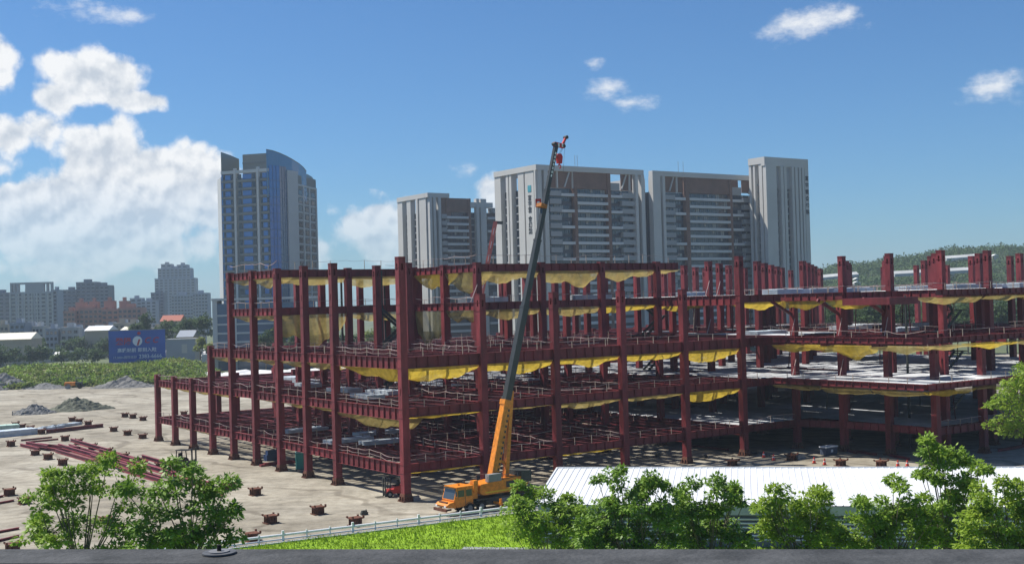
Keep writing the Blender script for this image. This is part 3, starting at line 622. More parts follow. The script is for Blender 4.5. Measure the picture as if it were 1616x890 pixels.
def tree(name, label, cat, base, lobes, m, seed, per=70, size=0.25, clump=0.55, dens=1.0, group=None, trunk_r=0.16, shell=0.5, limbs=True):
    """lobes: (x, y, z, rx, rz) ellipsoids in world metres"""
    rg = random.Random(seed); t = thing(name, label, cat, base, 0, group); bv = Vector(base)
    cent, rad = [], []
    tops = max(l[2]+l[4] for l in lobes); low = min(l[2]-l[4]*.3 for l in lobes)
    mid = sum((Vector(l[:3]) for l in lobes), Vector())/len(lobes)
    b = MB(); fork = Vector((mid.x*.6+bv.x*.4, mid.y*.6+bv.y*.4, max(bv.z+.6, low - 0.15*(tops-low))))
    p = bv.copy(); k = 5
    for i in range(k):
        q = bv.lerp(fork, (i+1)/k) + Vector((rg.uniform(-.1, .1), rg.uniform(-.1, .1), 0)); b.tube(p-bv, q-bv, trunk_r*(1.25-.5*i/k), trunk_r*(1.25-.5*(i+1)/k), n=7); p = q
    for (x, y, z, rx, rz) in lobes:
        n = max(3, int(dens*(rx*rx*rz)**(2/3)/clump**2*2.0)); lc = Vector((x, y, z))
        j0 = p.copy(); j1 = p.lerp(lc, .55) + Vector((rg.uniform(-.3, .3)*rx, rg.uniform(-.3, .3)*rx, -.15*rz))
        if limbs: b.tube(j0-bv, j1-bv, trunk_r*.55, trunk_r*.33, n=5); b.tube(j1-bv, lc-bv, trunk_r*.33, trunk_r*.2, n=5)
        for _ in range(n):
            while True:
                d = Vector((rg.uniform(-1, 1), rg.uniform(-1, 1), rg.uniform(-1, 1)))
                if shell < d.length <= 1: break
            if d.z < -.6: d.z *= .5
            c = lc + Vector((d.x*rx, d.y*rx, d.z*rz)); cent.append(c-bv); rad.append(clump*rg.uniform(.7, 1.25))
            if limbs:
                a = lc.lerp(c, .1); b.tube(a-bv, c-bv, trunk_r*.16, trunk_r*.07, n=4, caps=False)
    b.build('trunk', bark, t)
    vs, fs = leaf_cloud(cent, rad, per, size, seed); ob('crown', np_mesh('crown', vs, fs, m), t)
    return t
def px_lobes(Y, L):
    out = []
    for i, (x, y, rx, ry) in enumerate(L):
        dY = ((i*37) % 11 - 5)*.22; p = at(x, y, Y+dY); s = (Y+dY)/F_PX; out.append((p.x, p.y, p.z, rx*s, ry*s))
    return out
def solve2(P0, d, px, py):            # point P0 + t d + z up seen at a photo pixel -> (t, z)
    t, z = 0.0, 10.0
    for _ in range(30):
        e = 1e-3; f = lambda t_, z_: np.array(px_of(P0 + d*t_ + Vector((0, 0, z_))))
        r = f(t, z) - np.array((px, py)); J = np.stack([(f(t+e, z)-f(t, z))/e, (f(t, z+e)-f(t, z))/e], 1)
        s = np.linalg.solve(J, -r); t += s[0]; z += s[1]
    return t, z

# ------------------------------------------------------------------ mobile crane
TA = TH + R(3.0); axle = on_z(742.5, 809.3) + Vector((-math.sin(TA), math.cos(TA), 0))*1.25
fx = Vector((-math.cos(TA), -math.sin(TA), 0))          # towards the truck's nose
CR = thing('mobile_crane', 'orange truck crane with a raised dark telescopic boom parked beside the steel frame', 'crane', (axle.x, axle.y, 0), TA+math.pi)
# local: +x nose, y: camera side is +y (rotated by pi)
def pr_box(name, m, *bs, parent=CR):
    b = MB()
    for q in bs: b.box(*q)
    return b.build(name, m, parent)
pr_box('chassis', darkg, (-9.4, 1.2, -.55, .55, .75, 1.25), (-9.2, -.9, -1.25, 1.25, 1.25, 1.42), (-6.0, -2.6, -1.2, 1.2, .6, 1.25))
nose = MB(); nose.prism([(1.9, .75), (2.9, .9), (3.15, 1.15), (2.8, 1.38), (1.9, 1.5)], -1.15, 1.15); nose.build('nose_deck', orange, CR)
nb = MB(); nb.box(3.15, 3.32, -1.25, 1.25, .5, .82); nb.box(2.4, 3.15, -1.0, -.9, .55, .75); nb.box(2.4, 3.15, .9, 1.0, .55, .75); nb.tube((2.8, -.8, 1.44), (2.8, .8, 1.44), .1); nb.build('bumper', rust, CR)
cab = MB(); cab.prism([(-.45, 1.0), (1.75, .8), (2.15, 1.6), (1.75, 2.95), (-.45, 3.0)], -1.2, 1.2)
cabo = cab.build('cab', orange, CR)
for s in (1, -1):
    pr_box('side_window', glass, (.75, 1.6, s*1.2-.015, s*1.2+.015, 1.95, 2.7), parent=cabo); pr_box('side_window', glass, (-.3, .5, s*1.2-.015, s*1.2+.015, 1.95, 2.7), parent=cabo)
    pr_box('door_seam', darkg, (.58, .64, s*1.2-.012, s*1.2+.012, 1.0, 2.85), parent=cabo); pr_box('mirror', darkg, (1.9, 2.0, s*1.35-.12, s*1.35+.12, 2.1, 2.6), parent=cabo)
ws = MB(); ws.add([(2.13, -1.05, 1.72), (2.13, 1.05, 1.72), (1.80, 1.05, 2.85), (1.80, -1.05, 2.85)], [(0, 1, 2, 3)]); ws.build('windscreen', glass, cabo)
pr_box('cab_roof', orange, (-.5, 1.82, -1.24, 1.24, 2.99, 3.07), parent=cabo)
def wheel(x, y):
    b = MB(); b.tube((0, -.17, 0), (0, .17, 0), .58, n=20); w = b.build('wheel', blackm, CR, (x, y, .58))
    b = MB(); b.tube((0, -.185, 0), (0, .185, 0), .32, n=14); b.tube((0, -.2, 0), (0, .2, 0), .12, n=8); b.build('rim', greym, w)
for x in (0, -1.62, -6.9, -8.25):
    for y in (-1.08, 1.08): wheel(x, y)
fnd = MB()
for s in (1, -1):
    for x in (0, -1.62):
        for k in range(6):
            a0, a1 = math.pi*k/6, math.pi*(k+1)/6
            fnd.bar((x+.72*math.cos(a0), s*1.08, .62+.66*math.sin(a0)), (x+.72*math.cos(a1), s*1.08, .62+.66*math.sin(a1)), .4, .04, up=Vector((math.cos(a0), 0, math.sin(a0))))
fnd.build('mudguards', darkg, CR)
for x in (-3.4, -9.3):
    for s in (1, -1):
        o_ = pr_box('outrigger', orange, (x-.16, x+.16, s*1.25 if s > 0 else -2.6, 2.6 if s > 0 else -1.25, .68, .95)); pr_box('outrigger_leg', orange, (x-.12, x+.12, s*2.45-.12, s*2.45+.12, .12, 1.35), parent=o_)
        pr_box('outrigger_pad', greym, (x-.3, x+.3, s*2.45-.3, s*2.45+.3, .0, .12), parent=o_)
for s in (1, -1):      # lockers, steps, tanks and hoses along the carrier
    pr_box('locker', greym, (-5.6, -4.4, s*1.24-.06, s*1.24+.06, .72, 1.2)); pr_box('fuel_tank', darkg, (-3.0, -2.2, s*1.18-.1, s*1.18+.1, .62, 1.15)); pr_box('step', greym, (.2, .8, s*1.26-.1, s*1.26+.1, .55, .62)); pr_box('hazard_stripe', mat('hazard yellow', (.7, .5, .03), .5), (-8.2, -2.2, s*1.215-.012, s*1.215+.012, 1.95, 2.1))
    pr_box('grab_rail', greym, (-7.0, -2.6, s*1.1-.02, s*1.1+.02, 3.75, 3.79), (-7.0, -6.96, s*1.1-.02, s*1.1+.02, 3.2, 3.75), (-4.8, -4.76, s*1.1-.02, s*1.1+.02, 3.2, 3.75), (-2.64, -2.6, s*1.1-.02, s*1.1+.02, 3.1, 3.75))
    pr_box('headlamp', whitem, (3.14, 3.2, s*.85-.16, s*.85+.16, .95, 1.15)); pr_box('grille', darkg, (-6.4, -5.2, s*1.205-.01, s*1.205+.01, 2.3, 3.0)); pr_box('vent', darkg, (-8.0, -7.0, s*1.205-.01, s*1.205+.01, 2.4, 2.9))
exh = MB(); exh.tube((-.75, -.9, 1.4), (-.75, -.9, 3.5), .09, n=8); exh.tube((-.6, .2, 1.5), (-1.3, .5, 2.9), .05, n=6); exh.tube((-.6, -.1, 1.5), (-1.4, -.3, 2.7), .05, n=6); exh.build('hoses', darkg, CR)
pr_box('beacon', mat('beacon amber', (.8, .3, .02), .3), (.6, .85, -.12, .12, 3.07, 3.25), parent=cabo); pr_box('visor', darkg, (1.8, 2.05, -1.1, 1.1, 2.82, 2.9), parent=cabo)
tt = MB(); tt.tube((-4.6, 0, 1.42), (-4.6, 0, 1.75), .95, n=20); tt.build('turntable', darkg, CR)
ss = MB(); ss.prism([(-1.6, 1.95), (-1.4, 2.3), (-1.6, 3.0), (-6.6, 3.35), (-8.3, 3.3), (-8.6, 2.7), (-8.2, 2.15), (-6.6, 1.75), (-2.0, 1.75)], -1.2, 1.2); ss.build('superstructure', orange, CR)
pr_box('engine_box', greym, (-4.5, -2.7, .55, 1.26, 3.15, 4.0)); pr_box('counterweight', darkg, (-8.9, -7.4, -1.25, 1.25, 2.6, 3.9))
wn = MB(); wn.tube((-.9, -.6, 2.6), (-.9, .7, 2.6), .42, n=14); wn.box(-1.3, -.5, -.8, .9, 1.45, 2.2); wn.box(-1.35, -.75, .3, 1.0, 2.2, 3.5); wn.build('winch', orange, CR)
def tp(px, py): t, z = solve2(axle, fx, px, py); return Vector((t, 0, z))
Bf, Bm, Bt = tp(776, 760), tp(799, 632), tp(877.5, 229)
Bk = Bm.lerp(Bt, .0); UPY = Vector((0, 1, 0))
# base section: orange box boom with a row of lightening holes on its flank
dn = (Bm-Bf).normalized(); nrm = Vector((-dn.z, 0, dn.x))
bb = MB(); bb.bar(Bf, Bm, .9, 1.0, up=nrm, w1=.85, h1=.95); bo = bb.build('boom_base', orange, CR)
b = MB(); L = (Bm-Bf).length
for k in range(12):
    c = Bf + dn*(L*(.16+.066*k)); b.bar(c+Vector((0, .43, 0))+nrm*.3-dn*.14, c+Vector((0, .43, 0))+nrm*.3+dn*.14, .06, .22, up=nrm)
    
b.build('lightening_holes', darkg, bo)
cap = MB(); cap.bar(Bm-dn*.5, Bm+dn*.1, 1.0, 1.12, up=nrm); cap.build('boom_collar', orange, bo)
# lift cylinder strut behind the boom
S0, S1 = tp(797, 764), tp(807, 616); sdn = (S1-S0).normalized(); sn = Vector((-sdn.z, 0, sdn.x))
st = MB(); st.bar(S0, S1, .6, .55, up=sn, w1=.45, h1=.42); st.tube(S0-Vector((0, .5, 0)), S0+Vector((0, .5, 0)), .4, n=12); st.build('lift_strut', orange, CR)
st = MB(); st.bar(S0.lerp(S1, .22), Bf.lerp(Bm, .28), .3, .3); st.build('strut_link', orange, CR)
# telescopic sections
secs = [(0.0, .36, .74, .80), (.34, .62, .63, .68), (.60, .82, .52, .57), (.80, 1.0, .42, .47)]
bd = (Bt-Bm).normalized(); bnr = Vector((-bd.z, 0, bd.x))
for i, (a, c, w, h) in enumerate(secs):
    q = MB(); q.bar(Bm.lerp(Bt, a)-bd*.3, Bm.lerp(Bt, c), w, h, up=bnr); so = q.build('boom_section', boomm, CR)
    k = MB(); k.bar(Bm.lerp(Bt, c)-bd*.22, Bm.lerp(Bt, c)+bd*.02, w*1.1, h*1.1, up=bnr); k.build('section_collar', boomm, so)
    # light grey strip along one corner of each section
    k = MB(); e = bnr*(h/2)*.98; 
    k.bar(Bm.lerp(Bt, a)+e+Vector((0, w*.36, 0)), Bm.lerp(Bt, c)+e+Vector((0, w*.36, 0)), .10, .05, up=bnr); k.build('edge_strip', greym, so)
cl = tp(855, 325); k = MB(); k.bar(cl-bd*.22, cl+bd*.22, .95, .95, up=bnr); k.tube(cl+Vector((0, -.6, 0)), cl+Vector((0, .6, 0)), .2); k.build('rope_guide', mat('old orange', (.35, .13, .03), .6, .2, 2), CR)
k = MB(); p0 = Bm.lerp(Bt, .87); p1 = Bm.lerp(Bt, .975); off = Vector((0, .262, 0))
for j in range(7): k.bar(p0.lerp(p1, j/7)+off, p0.lerp(p1, (j+.62)/7)+off, .02, .2, up=bnr)
k.build('boom_lettering', whitem, CR)
hd = MB(); hb = Bt + bd*.1; rgt = Vector((-1, 0, 0)); hd.bar(hb-rgt*.35, hb+rgt*1.2-Vector((0, 0, .2)), .45, .5); hd.bar(hb+rgt*1.0, hb+rgt*1.6+Vector((0, 0, .95)), .22, .26); hdo = hd.build('boom_head', redm, CR)
k = MB()
for j in (.1, .7): k.bar(hb+rgt*j-Vector((0, 0, .12)), hb+rgt*(j+.26)-Vector((0, 0, .12)), .48, .44)
k.build('head_stripes', whitem, hdo)
for q in (hb-rgt*.3, hb+rgt*1.1-Vector((0, 0, .2)), hb+rgt*1.58+Vector((0, 0, .92))):
    k = MB(); k.tube(q-Vector((0, .28, 0)), q+Vector((0, .26, 0)), .22, n=14); k.build('sheave', darkg, hdo)
hk = tp(882.5, 252); k = MB(); k.prism([(hk.x-.28, hk.z-.5), (hk.x+.28, hk.z-.5), (hk.x+.4, hk.z+.35), (hk.x+.2, hk.z+.7), (hk.x-.2, hk.z+.7), (hk.x-.4, hk.z+.35)], -.22, .22); hko = k.build('hook_block', redm, CR)
k = MB()
for j in range(8):
    a0, a1 = math.pi*(-.5-j*.17), math.pi*(-.5-(j+1)*.17); c = Vector((hk.x, 0, hk.z-.85)); k.tube(c+Vector((.22*math.cos(a0), 0, .22*math.sin(a0))), c+Vector((.22*math.cos(a1), 0, .22*math.sin(a1))), .07, n=6)
k.tube((hk.x, 0, hk.z-.5), (hk.x, 0, hk.z-.66), .08); k.build('hook', redm, hko)
k = MB()
for y in (-.12, .12): k.tube((hk.x, y, hk.z+.6), (hb.x-1.0, y, hb.z-.4), .02, n=4)
k.tube((hb.x-1.5, 0, hb.z+.8), (hk.x-.55, 0, hk.z-1.6), .015, n=4); k.build('hoist_rope', darkg, CR)
k = MB(); k.tube(Bf+bnr*.6, hb-rgt*.4+bnr*.3, .02, n=4); k.build('back_rope', darkg, CR)

# the red crane boom far behind the frame
Pf = at(764, 414, 330); q0 = at(763, 460, 330); q1 = at(782, 350, 330)
cr2 = thing('crawler_crane', 'far crane with a red lattice-braced boom rising behind the roof beam', 'crane', (q0.x, q0.y, 0))
b = MB(); base2 = Vector((q0.x, q0.y, 0)); o0 = q0-base2 - (q1-q0)*1.5; o0.z = max(o0.z, 2.2)
b.bar(o0, q1-base2, 1.5, 1.5, w1=1.1, h1=1.1); b.build('boom', mat('faded red', (.42, .10, .08), .5, .15, 1), cr2)
b = MB()
for k in range(12): a = o0.lerp(q1-base2, k/12); c = o0.lerp(q1-base2, (k+.5)/12); b.bar(a+Vector((0, -.8, 0)), c+Vector((0, -.8, 0)), .9, .12)
b.build('boom_braces', whitem, cr2)
b = MB(); b.box(-4, 4, -2, 2, 1.2, 3.2); b.box(-5, 5, -2.4, -1.4, 0, 1.2); b.box(-5, 5, 1.4, 2.4, 0, 1.2); b.build('carrier', mat('faded red', (.42, .10, .08)), cr2)
b = MB(); b.bar(q1-base2-Vector((.4, 0, .2)), q1-base2+Vector((2.0, 0, -.4)), .8, .8); b.tube(q1-base2+Vector((1.8, 0, -.5)), q1-base2+Vector((1.8, 0, -14)), .04, n=4); b.build('boom_head', darkg, cr2)

# ------------------------------------------------------------------ stub columns cast into the pavement
def stub_mesh(seed):
    rg = random.Random(seed); b = MB(); b.box(-.62, .62, -.62, .62, 0, .1); b.box(-.42, .42, -.42, .42, .1, .78)
    b.box(-.6, .6, -.6, .6, .74, .86)
    for k in range(4):
        M = Matrix.Rotation(k*math.pi/2, 4, 'Z'); b.prism([(-.03, .1), (-.03, .74)], 0, 0) if False else None
        for x in (-.25, .25): b.taper((0, 0, 0), (0, 0), (0, 0, 0), (0, 0)) if False else b.box(x-.03, x+.03, -.58, -.42, .1, .74, M)
        b.box(-.66, -.5, -.66, -.5, .8, .8+rg.uniform(.12, .3), M)
    return b.mesh('stub', rust)
stm = [stub_mesh(i) for i in range(3)]
stub_px = [(z[0]*.2475, 590+z[1]*.2475) for z in ((797, 275), (848, 283), (912, 297), (1173, 262), (460, 302), (505, 313), (563, 327), (100, 333), (140, 346), (195, 356), (265, 383), (725, 366), (813, 390), (910, 411), (415, 426), (70, 461), (225, 517), (500, 449), (590, 482), (307, 545), (687, 506), (400, 581), (790, 543), (905, 566), (1025, 604), (60, 774), (155, 828), (1455, 738))]
stub_px += [(360, 771), (403, 781), (427, 825), (398, 853), (502, 811), (561, 829), (1156, 735), (1249, 726), (1327, 735), (1391, 737), (168, 826), (20, 870)]
frame_side = {26, 28, 29, 30, 31, 32, 33}
for i, (x, y) in enumerate(stub_px):
    p = on_z(x, y); o = ob('column_stub', stm[i % 3], None, (p.x, p.y, 0), TH + random.Random(i).uniform(-.05, .05))
    o.scale = (1.12, 1.12, random.Random(i+5).uniform(.9, 1.15))
    lab = ('rusty steel stub standing alone on bare pavement near the white fence', 'stubs near the fence') if i in frame_side else ('rusty steel stub beside the metal shed roof and traffic cones', 'stubs by the shed') if 34 <= i <= 37 else ('short rusty steel column stub on the open pavement among the stored beams', 'stubs in the storage yard')
    tag(o, lab[0], 'steel stub', lab[1])
# ------------------------------------------------------------------ stored red beams
pinks = mat('stored primer', (0.21, 0.042, 0.055), 0.6, 0.2, 0.6, objvar=0.15)
def ground_beam(x0, y0, x1, y1, z, hgt, wid, label, group, m=pinks):
    p0, p1 = on_z(x0, y0), on_z(x1, y1); d = p1-p0
    b = ibeam(d.length, hgt, wid, 0); o = b.build('steel_beam', m, None, (p0.x, p0.y, z+hgt), math.atan2(d.y, d.x)); tag(o, label, 'steel beam', group)
rg = random.Random(11)
gb = 'dark red steel beam lying in the long stack behind the leafy tree'
for r_ in range(6):
    for c_ in range(3):
        xa = 118 + r_*6.5 + c_*52 + rg.uniform(-4, 4); ya = 722 - r_*2.7 + c_*15 + rg.uniform(-1.2, 1.2)
        ground_beam(xa-30, ya-8.5, xa+31, ya+9.5, .02 + (.62 if (r_+c_) % 3 == 1 else 0), .6, .35, gb, 'long beam stack')
for k in range(6):
    ground_beam(32+k*9, 704+k*1.2, 62+k*13, 711+k*.6, .02 + (.5 if k % 2 else 0), .5, .4, 'short dark red steel beam in the small pile beside the column stubs', 'small beam pile')
for k, (xa, ya, xb, yb) in enumerate(((33, 696, 82, 691), (42, 699, 92, 694))): ground_beam(xa, ya, xb, yb, .02, .3, .3, 'slim dark beam lying alone on the yard', 'slim loose beams', steel)
ground_beam(73, 684, 163, 674, .02, .75, .4, 'long dark beam lying beside the pale deck sheets', None, steel)
for k, (xa, ya, xb, yb) in enumerate(((-6, 796, 22, 791), (-8, 842, 30, 835), (-8, 856, 30, 847), (-6, 786, 5, 784))): ground_beam(xa, ya, xb, yb, .02, .25, .3, 'thin dark steel section lying near the left end of the yard', 'thin sections', steel)
for k in range(5):
    ground_beam(285+k*10, 757+k*4.4, 318+k*9, 768+k*3.6, .02+(.55 if k == 2 else 0), .55, .4, 'dark red beam offcut stacked near the forklift', 'beam offcuts')
for k, (xa, ya, xb, yb) in enumerate(((1336, 712, 1352, 716), (1350, 714, 1384, 719), (1404, 720, 1436, 726), (1090, 705, 1150, 711))): ground_beam(xa, ya, xb, yb, .02, .35, .35, 'red steel section lying on the ground in front of the decked wing', 'sections by the wing', steel)
for k in range(3): ground_beam(1575+k*9, 713-k*1.5, 1602+k*9, 708-k*1.5, .02, .4, .4, 'dark beam lying beyond the right end of the wing', 'beams beyond the wing', steel)
# stacks of pale sheets on the yard
def yard_stack(x0, y0, x1, y1, w, h, m, label):
    p0, p1 = on_z(x0, y0), on_z(x1, y1); d = p1-p0; b = MB(); L = d.length
    for k in range(5): b.box((k % 2)*.15, L-(k*7 % 3)*.1, -w/2+(k % 3)*.05, w/2-(k % 2)*.06, h*k/5, h*(k+.85)/5)
    for k in range(4): b.box(L*(.1+.26*k), L*(.1+.26*k)+.08, -w/2-.03, w/2+.03, 0, h+.04)
    o = b.build('sheet_stack', m, None, (p0.x, p0.y, .02), math.atan2(d.y, d.x)); tag(o, label, 'sheet stack', None)
yard_stack(-30, 692, 55, 684, 3.5, 1.2, bundlem, 'long pale blue stack of deck sheets on the yard'); yard_stack(-25, 681, 30, 677, 3, 1.1, mat('pale green sheets', (.42, .56, .48), .6, .1, 1), 'pale green stack of sheets behind the blue stack')
for k in range(4):
    yard_stack(56+k*14, 681-k*2.5, 76+k*16, 676-k*2.2, 2.0, .5, bundlem, ('flat white sheet pack next to the long dark beam', 'tilted white sheet pack behind the first pack', 'third white sheet pack towards the gravel heaps', 'last white sheet pack of the row beside the stubs')[k])
# ------------------------------------------------------------------ forklifts, toilet, generator, cones
def forklift(name, label, px, py, rz, body, s=1.0):
    p = on_z(px, py); t = thing(name, label, 'forklift', (p.x, p.y, 0), rz)
    b = MB(); b.prism([(-1.4, .45), (1.0, .45), (1.0, 1.0), (.2, 1.05), (.1, 1.35), (-1.2, 1.45), (-1.5, 1.1)], -.6, .6); b.build('body', body, t)
    b = MB()
    for x, y in ((.75, -.55), (.75, .55), (-.9, -.55), (-.9, .55)): b.bar((x, y, 1.0), (x*.8-.05, y, 2.4), .09, .09, up=Vector((0, 1, 0)))
    b.box(-.95, .75, -.62, .62, 2.38, 2.46); b.build('overhead_guard', blackm, t)
    b = MB(); b.box(-.6, .0, -.35, .35, 1.3, 1.5); b.box(-.7, -.55, -.35, .35, 1.5, 2.05); b.build('seat', blackm, t)
    b = MB()
    for y in (-.4, .4): b.box(1.25, 1.4, y-.07, y+.07, .1, 2.7)
    b.box(1.28, 1.38, -.4, .4, 2.5, 2.65); b.box(1.28, 1.38, -.4, .4, 1.2, 1.3); b.build('mast', darkg, t)
    for y in (-.35, .35): MB().box(1.4, 2.5, y-.06, y+.06, .08, .15).build('fork', darkg, t)
    for x, r in ((.8, .42), (-.95, .36)):
        for y in (-.58, .58):
            w = MB(); w.tube((0, -.14, 0), (0, .14, 0), r, n=16); wo_ = w.build('wheel', blackm, t, (x, y, r)); h = MB(); h.tube((0, -.16, 0), (0, .16, 0), r*.5, n=10); h.build('rim', greym, wo_)
    t.scale = (s, s, s); return t
forklift('forklift', 'dark forklift standing on the pavement beside the red beam stack', 292, 741, R(-20), mat('dark yellow brown', (.10, .075, .03), .6, .2, 2), 1.22)
forklift('forklift', 'small red forklift parked at the foot of the corner column', 622, 783, R(205), mat('forklift red', (.45, .05, .045), .5, .1, 1), .95)
p = on_z(474, 740.5); t = thing('portable_toilet', 'teal portable toilet cabin standing under the steel frame', 'toilet cabin', (p.x, p.y, 0), TH-.35); t.scale = (1.12, 1.12, 1.12)
MB().box(-.55, .55, -.55, .55, .08, 2.2).build('cabin', tealm, t); MB().box(-.6, .6, -.6, .6, 0, .08).build('skid', darkg, t); b = MB(); b.taper((0, 0, 2.2), (.6, .6), (0, 0, 2.42), (.42, .42)); b.build('roof', mat('pale teal', (.25, .42, .40), .5), t)
MB().box(-.38, .38, -.58, -.55, .15, 2.05).build('door', mat('teal door', (.03, .24, .21), .5), t); MB().box(-.03, .03, .0, .0, 0, 0) if False else None
p = on_z(1308, 717); t = thing('generator', 'blue and white generator box on the ground under the wing', 'generator', (p.x, p.y, 0), TH)
MB().box(-1.2, 1.2, -.6, .6, .1, 1.1).build('case', mat('dark blue grey', (.07, .09, .13), .5, .1, 2), t); MB().box(-1.3, 1.3, -.68, .68, 1.1, 1.3).build('canopy', whitem, t); MB().box(-.2, .25, -.62, -.6, .4, .8).build('panel', whitem, t); MB().box(-1.2, 1.2, -.5, .5, 0, .1).build('skid', darkg, t)
conem = mat('cone red', (.75, .07, .04), .5)
for x, y in ((1205.5, 722), (1221, 726.5), (1285, 731), (1301.5, 733.5), (1417, 736), (1432, 736)):
    p = on_z(x, y); t = thing('traffic_cone', 'red traffic cone standing on the pavement between the frame and the shed', 'cone', (p.x, p.y, 0), 0, 'cones by the shed')
    b = MB(); b.taper((0, 0, .05), (.2, .2), (0, 0, .9), (.05, .05)); b.build('cone', conem, t); MB().box(-.3, .3, -.3, .3, 0, .05).build('foot', blackm, t); b = MB(); b.taper((0, 0, .42), (.14, .14), (0, 0, .58), (.112, .112)); b.build('band', whitem, t)
def heap(px, py, rx, ry, h, m, seed, label, name='gravel_heap', n=40):
    p = on_z(px, py); g = random.Random(seed); b = MB(); vs = []; K = n
    ph = [g.uniform(0, 6.28) for _ in range(8)]
    def hf(x, y):
        r = math.hypot(x, y); a = math.atan2(y, x)
        e = 1 + .16*math.sin(2*a+ph[0]) + .12*math.sin(3*a+ph[1]) + .09*math.sin(5*a+ph[2]); q = max(0, 1-r/e)
        z = q*.9 + .16*math.sin(7*x+ph[3])*math.sin(6*y+ph[4])*q + .12*math.sin(15*x+ph[5])*math.sin(13*y+ph[6])*q**.5
        return max(0, z)
    for j in range(K+1):
        for i in range(K+1):
            x, y = -1.35+2.7*i/K, -1.35+2.7*j/K; z = hf(x, y); z += g.uniform(-.05, .05) if z > .02 else -.03
            vs.append((x*rx, y*ry, z*h))
    b.add(vs, [(j*(K+1)+i, j*(K+1)+i+1, (j+1)*(K+1)+i+1, (j+1)*(K+1)+i) for j in range(K) for i in range(K)])
    o = b.build(name, m, None, (p.x, p.y, 0)); tag(o, label, 'heap'); return o
grav = mat('grey rubble', (.17, .17, .165), .95, .5, 1.2, bump=.6, bscale=3); grav2 = mat('mossy rubble', (.13, .135, .10), .95, .5, .8, bump=.6, bscale=2)
heap(54, 653, 4.2, 3.4, 2.7, grav, 1, 'small grey rubble heap on the yard'); heap(122, 647, 7.8, 4.8, 3.5, grav2, 2, 'larger mossy rubble heap beside the small grey one')
heap(197, 611, 8.5, 6, 3.6, mat('grey gravel', (.19, .185, .175), .95, .3, 1.0, bump=.5), 3, 'smooth grey gravel heap in front of the overgrown bank'); heap(4, 614, 10, 7, 5.5, grav, 4, 'pale broken rubble heap at the end of the overgrown bank')
heap(75, 613, 9, 4, 2.0, grav, 5, 'low rubble spread at the foot of the overgrown bank')
p = on_z(118, 613); t = thing('road_roller', 'orange road roller parked in front of the overgrown bank', 'roller', (p.x, p.y, 0), R(12)); t.scale = (1.25, 1.25, 1.25)
b = MB(); b.tube((-1.6, -.9, .7), (-1.6, .9, .7), .7, n=18); b.build('drum', greym, t); MB().box(-2.4, .2, -.9, .9, .8, 1.7).build('hood', orange, t)
b = MB(); b.tube((1.3, -.8, .65), (1.3, .8, .65), .65, n=16); b.build('wheel', blackm, t); b = MB(); b.box(.3, 1.9, -.8, .8, 1.0, 1.6); b.build('body', darkg, t); b = MB()
for x, y in ((.4, -.7), (.4, .7), (1.8, -.7), (1.8, .7)): b.box(x-.05, x+.05, y-.05, y+.05, 1.6, 2.7)
b.box(.3, 1.95, -.8, .8, 2.65, 2.75); b.build('canopy', darkg, t)
# a workbench frame near the heaps and odd small debris on the pavement
p = on_z(32, 655); b = MB(); b.box(-1.8, 1.8, -.3, .3, .95, 1.05)
for x in (-1.7, 1.7): b.box(x-.06, x+.06, -.3, .3, 0, .95)
tag(b.build('trestle', greym, None, (p.x, p.y, 0), .2), 'thin grey trestle standing in front of the small rubble heap', 'trestle')
for i, (x, y, w, d, h, lab) in enumerate(((575, 812, .8, .4, .5, 'dark lump of scrap beside the corner column foot'), (657, 790, .9, .6, .6, 'grey welding set beside the corner column'), (1113, 722, .7, .4, .4, 'black tool box on the shaded ground under the frame'), (1038, 720, .6, .5, .5, 'dark drum lying on the striped shade'), (1190, 717, 1.5, .4, .3, 'dark pile of straps at the foot of a frame column'), (1263, 724, 1.8, .7, .6, 'pale and black bagged material beside a rusty stub'), (430, 726, 2.4, 1.2, 1.6, 'blue machine cabinet standing under the frame'), (440, 733, 6.0, .8, .5, 'dark red offcuts stored under the frame'))):
    p = on_z(x, y); b = MB(); b.box(-w/2, w/2, -d/2, d/2, 0, h*.6); b.box(-w/2*.8, w/2*.7, -d/2*.9, d/2*.8, h*.6, h); b.tube((w*.3, 0, h), (w*.3, 0, h*1.2), .05)
    tag(b.build('site_clutter', (darkg, greym, blackm, darkg, blackm, greym, mat('cabinet blue', (.03, .06, .14), .5), steel)[i], None, (p.x, p.y, .01), TH), lab, 'clutter')
# ------------------------------------------------------------------ white fence along the lawn
FE = thing('white_fence', 'long low white metal rail fence along the edge of the lawn', 'fence', (fence_a.x, fence_a.y, 0), math.atan2(fdir.y, fdir.x))
pm_ = MB().box(-.06, .06, -.06, .06, 0, 1.0).mesh('post', whitem); pk_ = MB().box(-.11, .11, -.11, .11, 0, 1.15).mesh('post', whitem); rm_ = MB().tube((0, 0, 0), (2.38, 0, 0), .08, n=8).mesh('rail', whitem); rw_ = MB().tube((0, 0, 0), (2.38, 0, 0), .13, n=10).mesh('rail', whitem)
for k in range(-4, 20):
    ob('post', pk_ if k % 3 == 0 else pm_, FE, (k*2.5, 0, 0)); ob('rail', rw_, FE, (k*2.5+.06, 0, .72)); ob('rail', rm_, FE, (k*2.5+.06, 0, .28))
kb = MB(); kb.box(-12, 50, -.62, -.16, -.02, .14); kb.build('kerb', mat('kerb concrete', (.58, .575, .55), .9, .1, 1), FE)
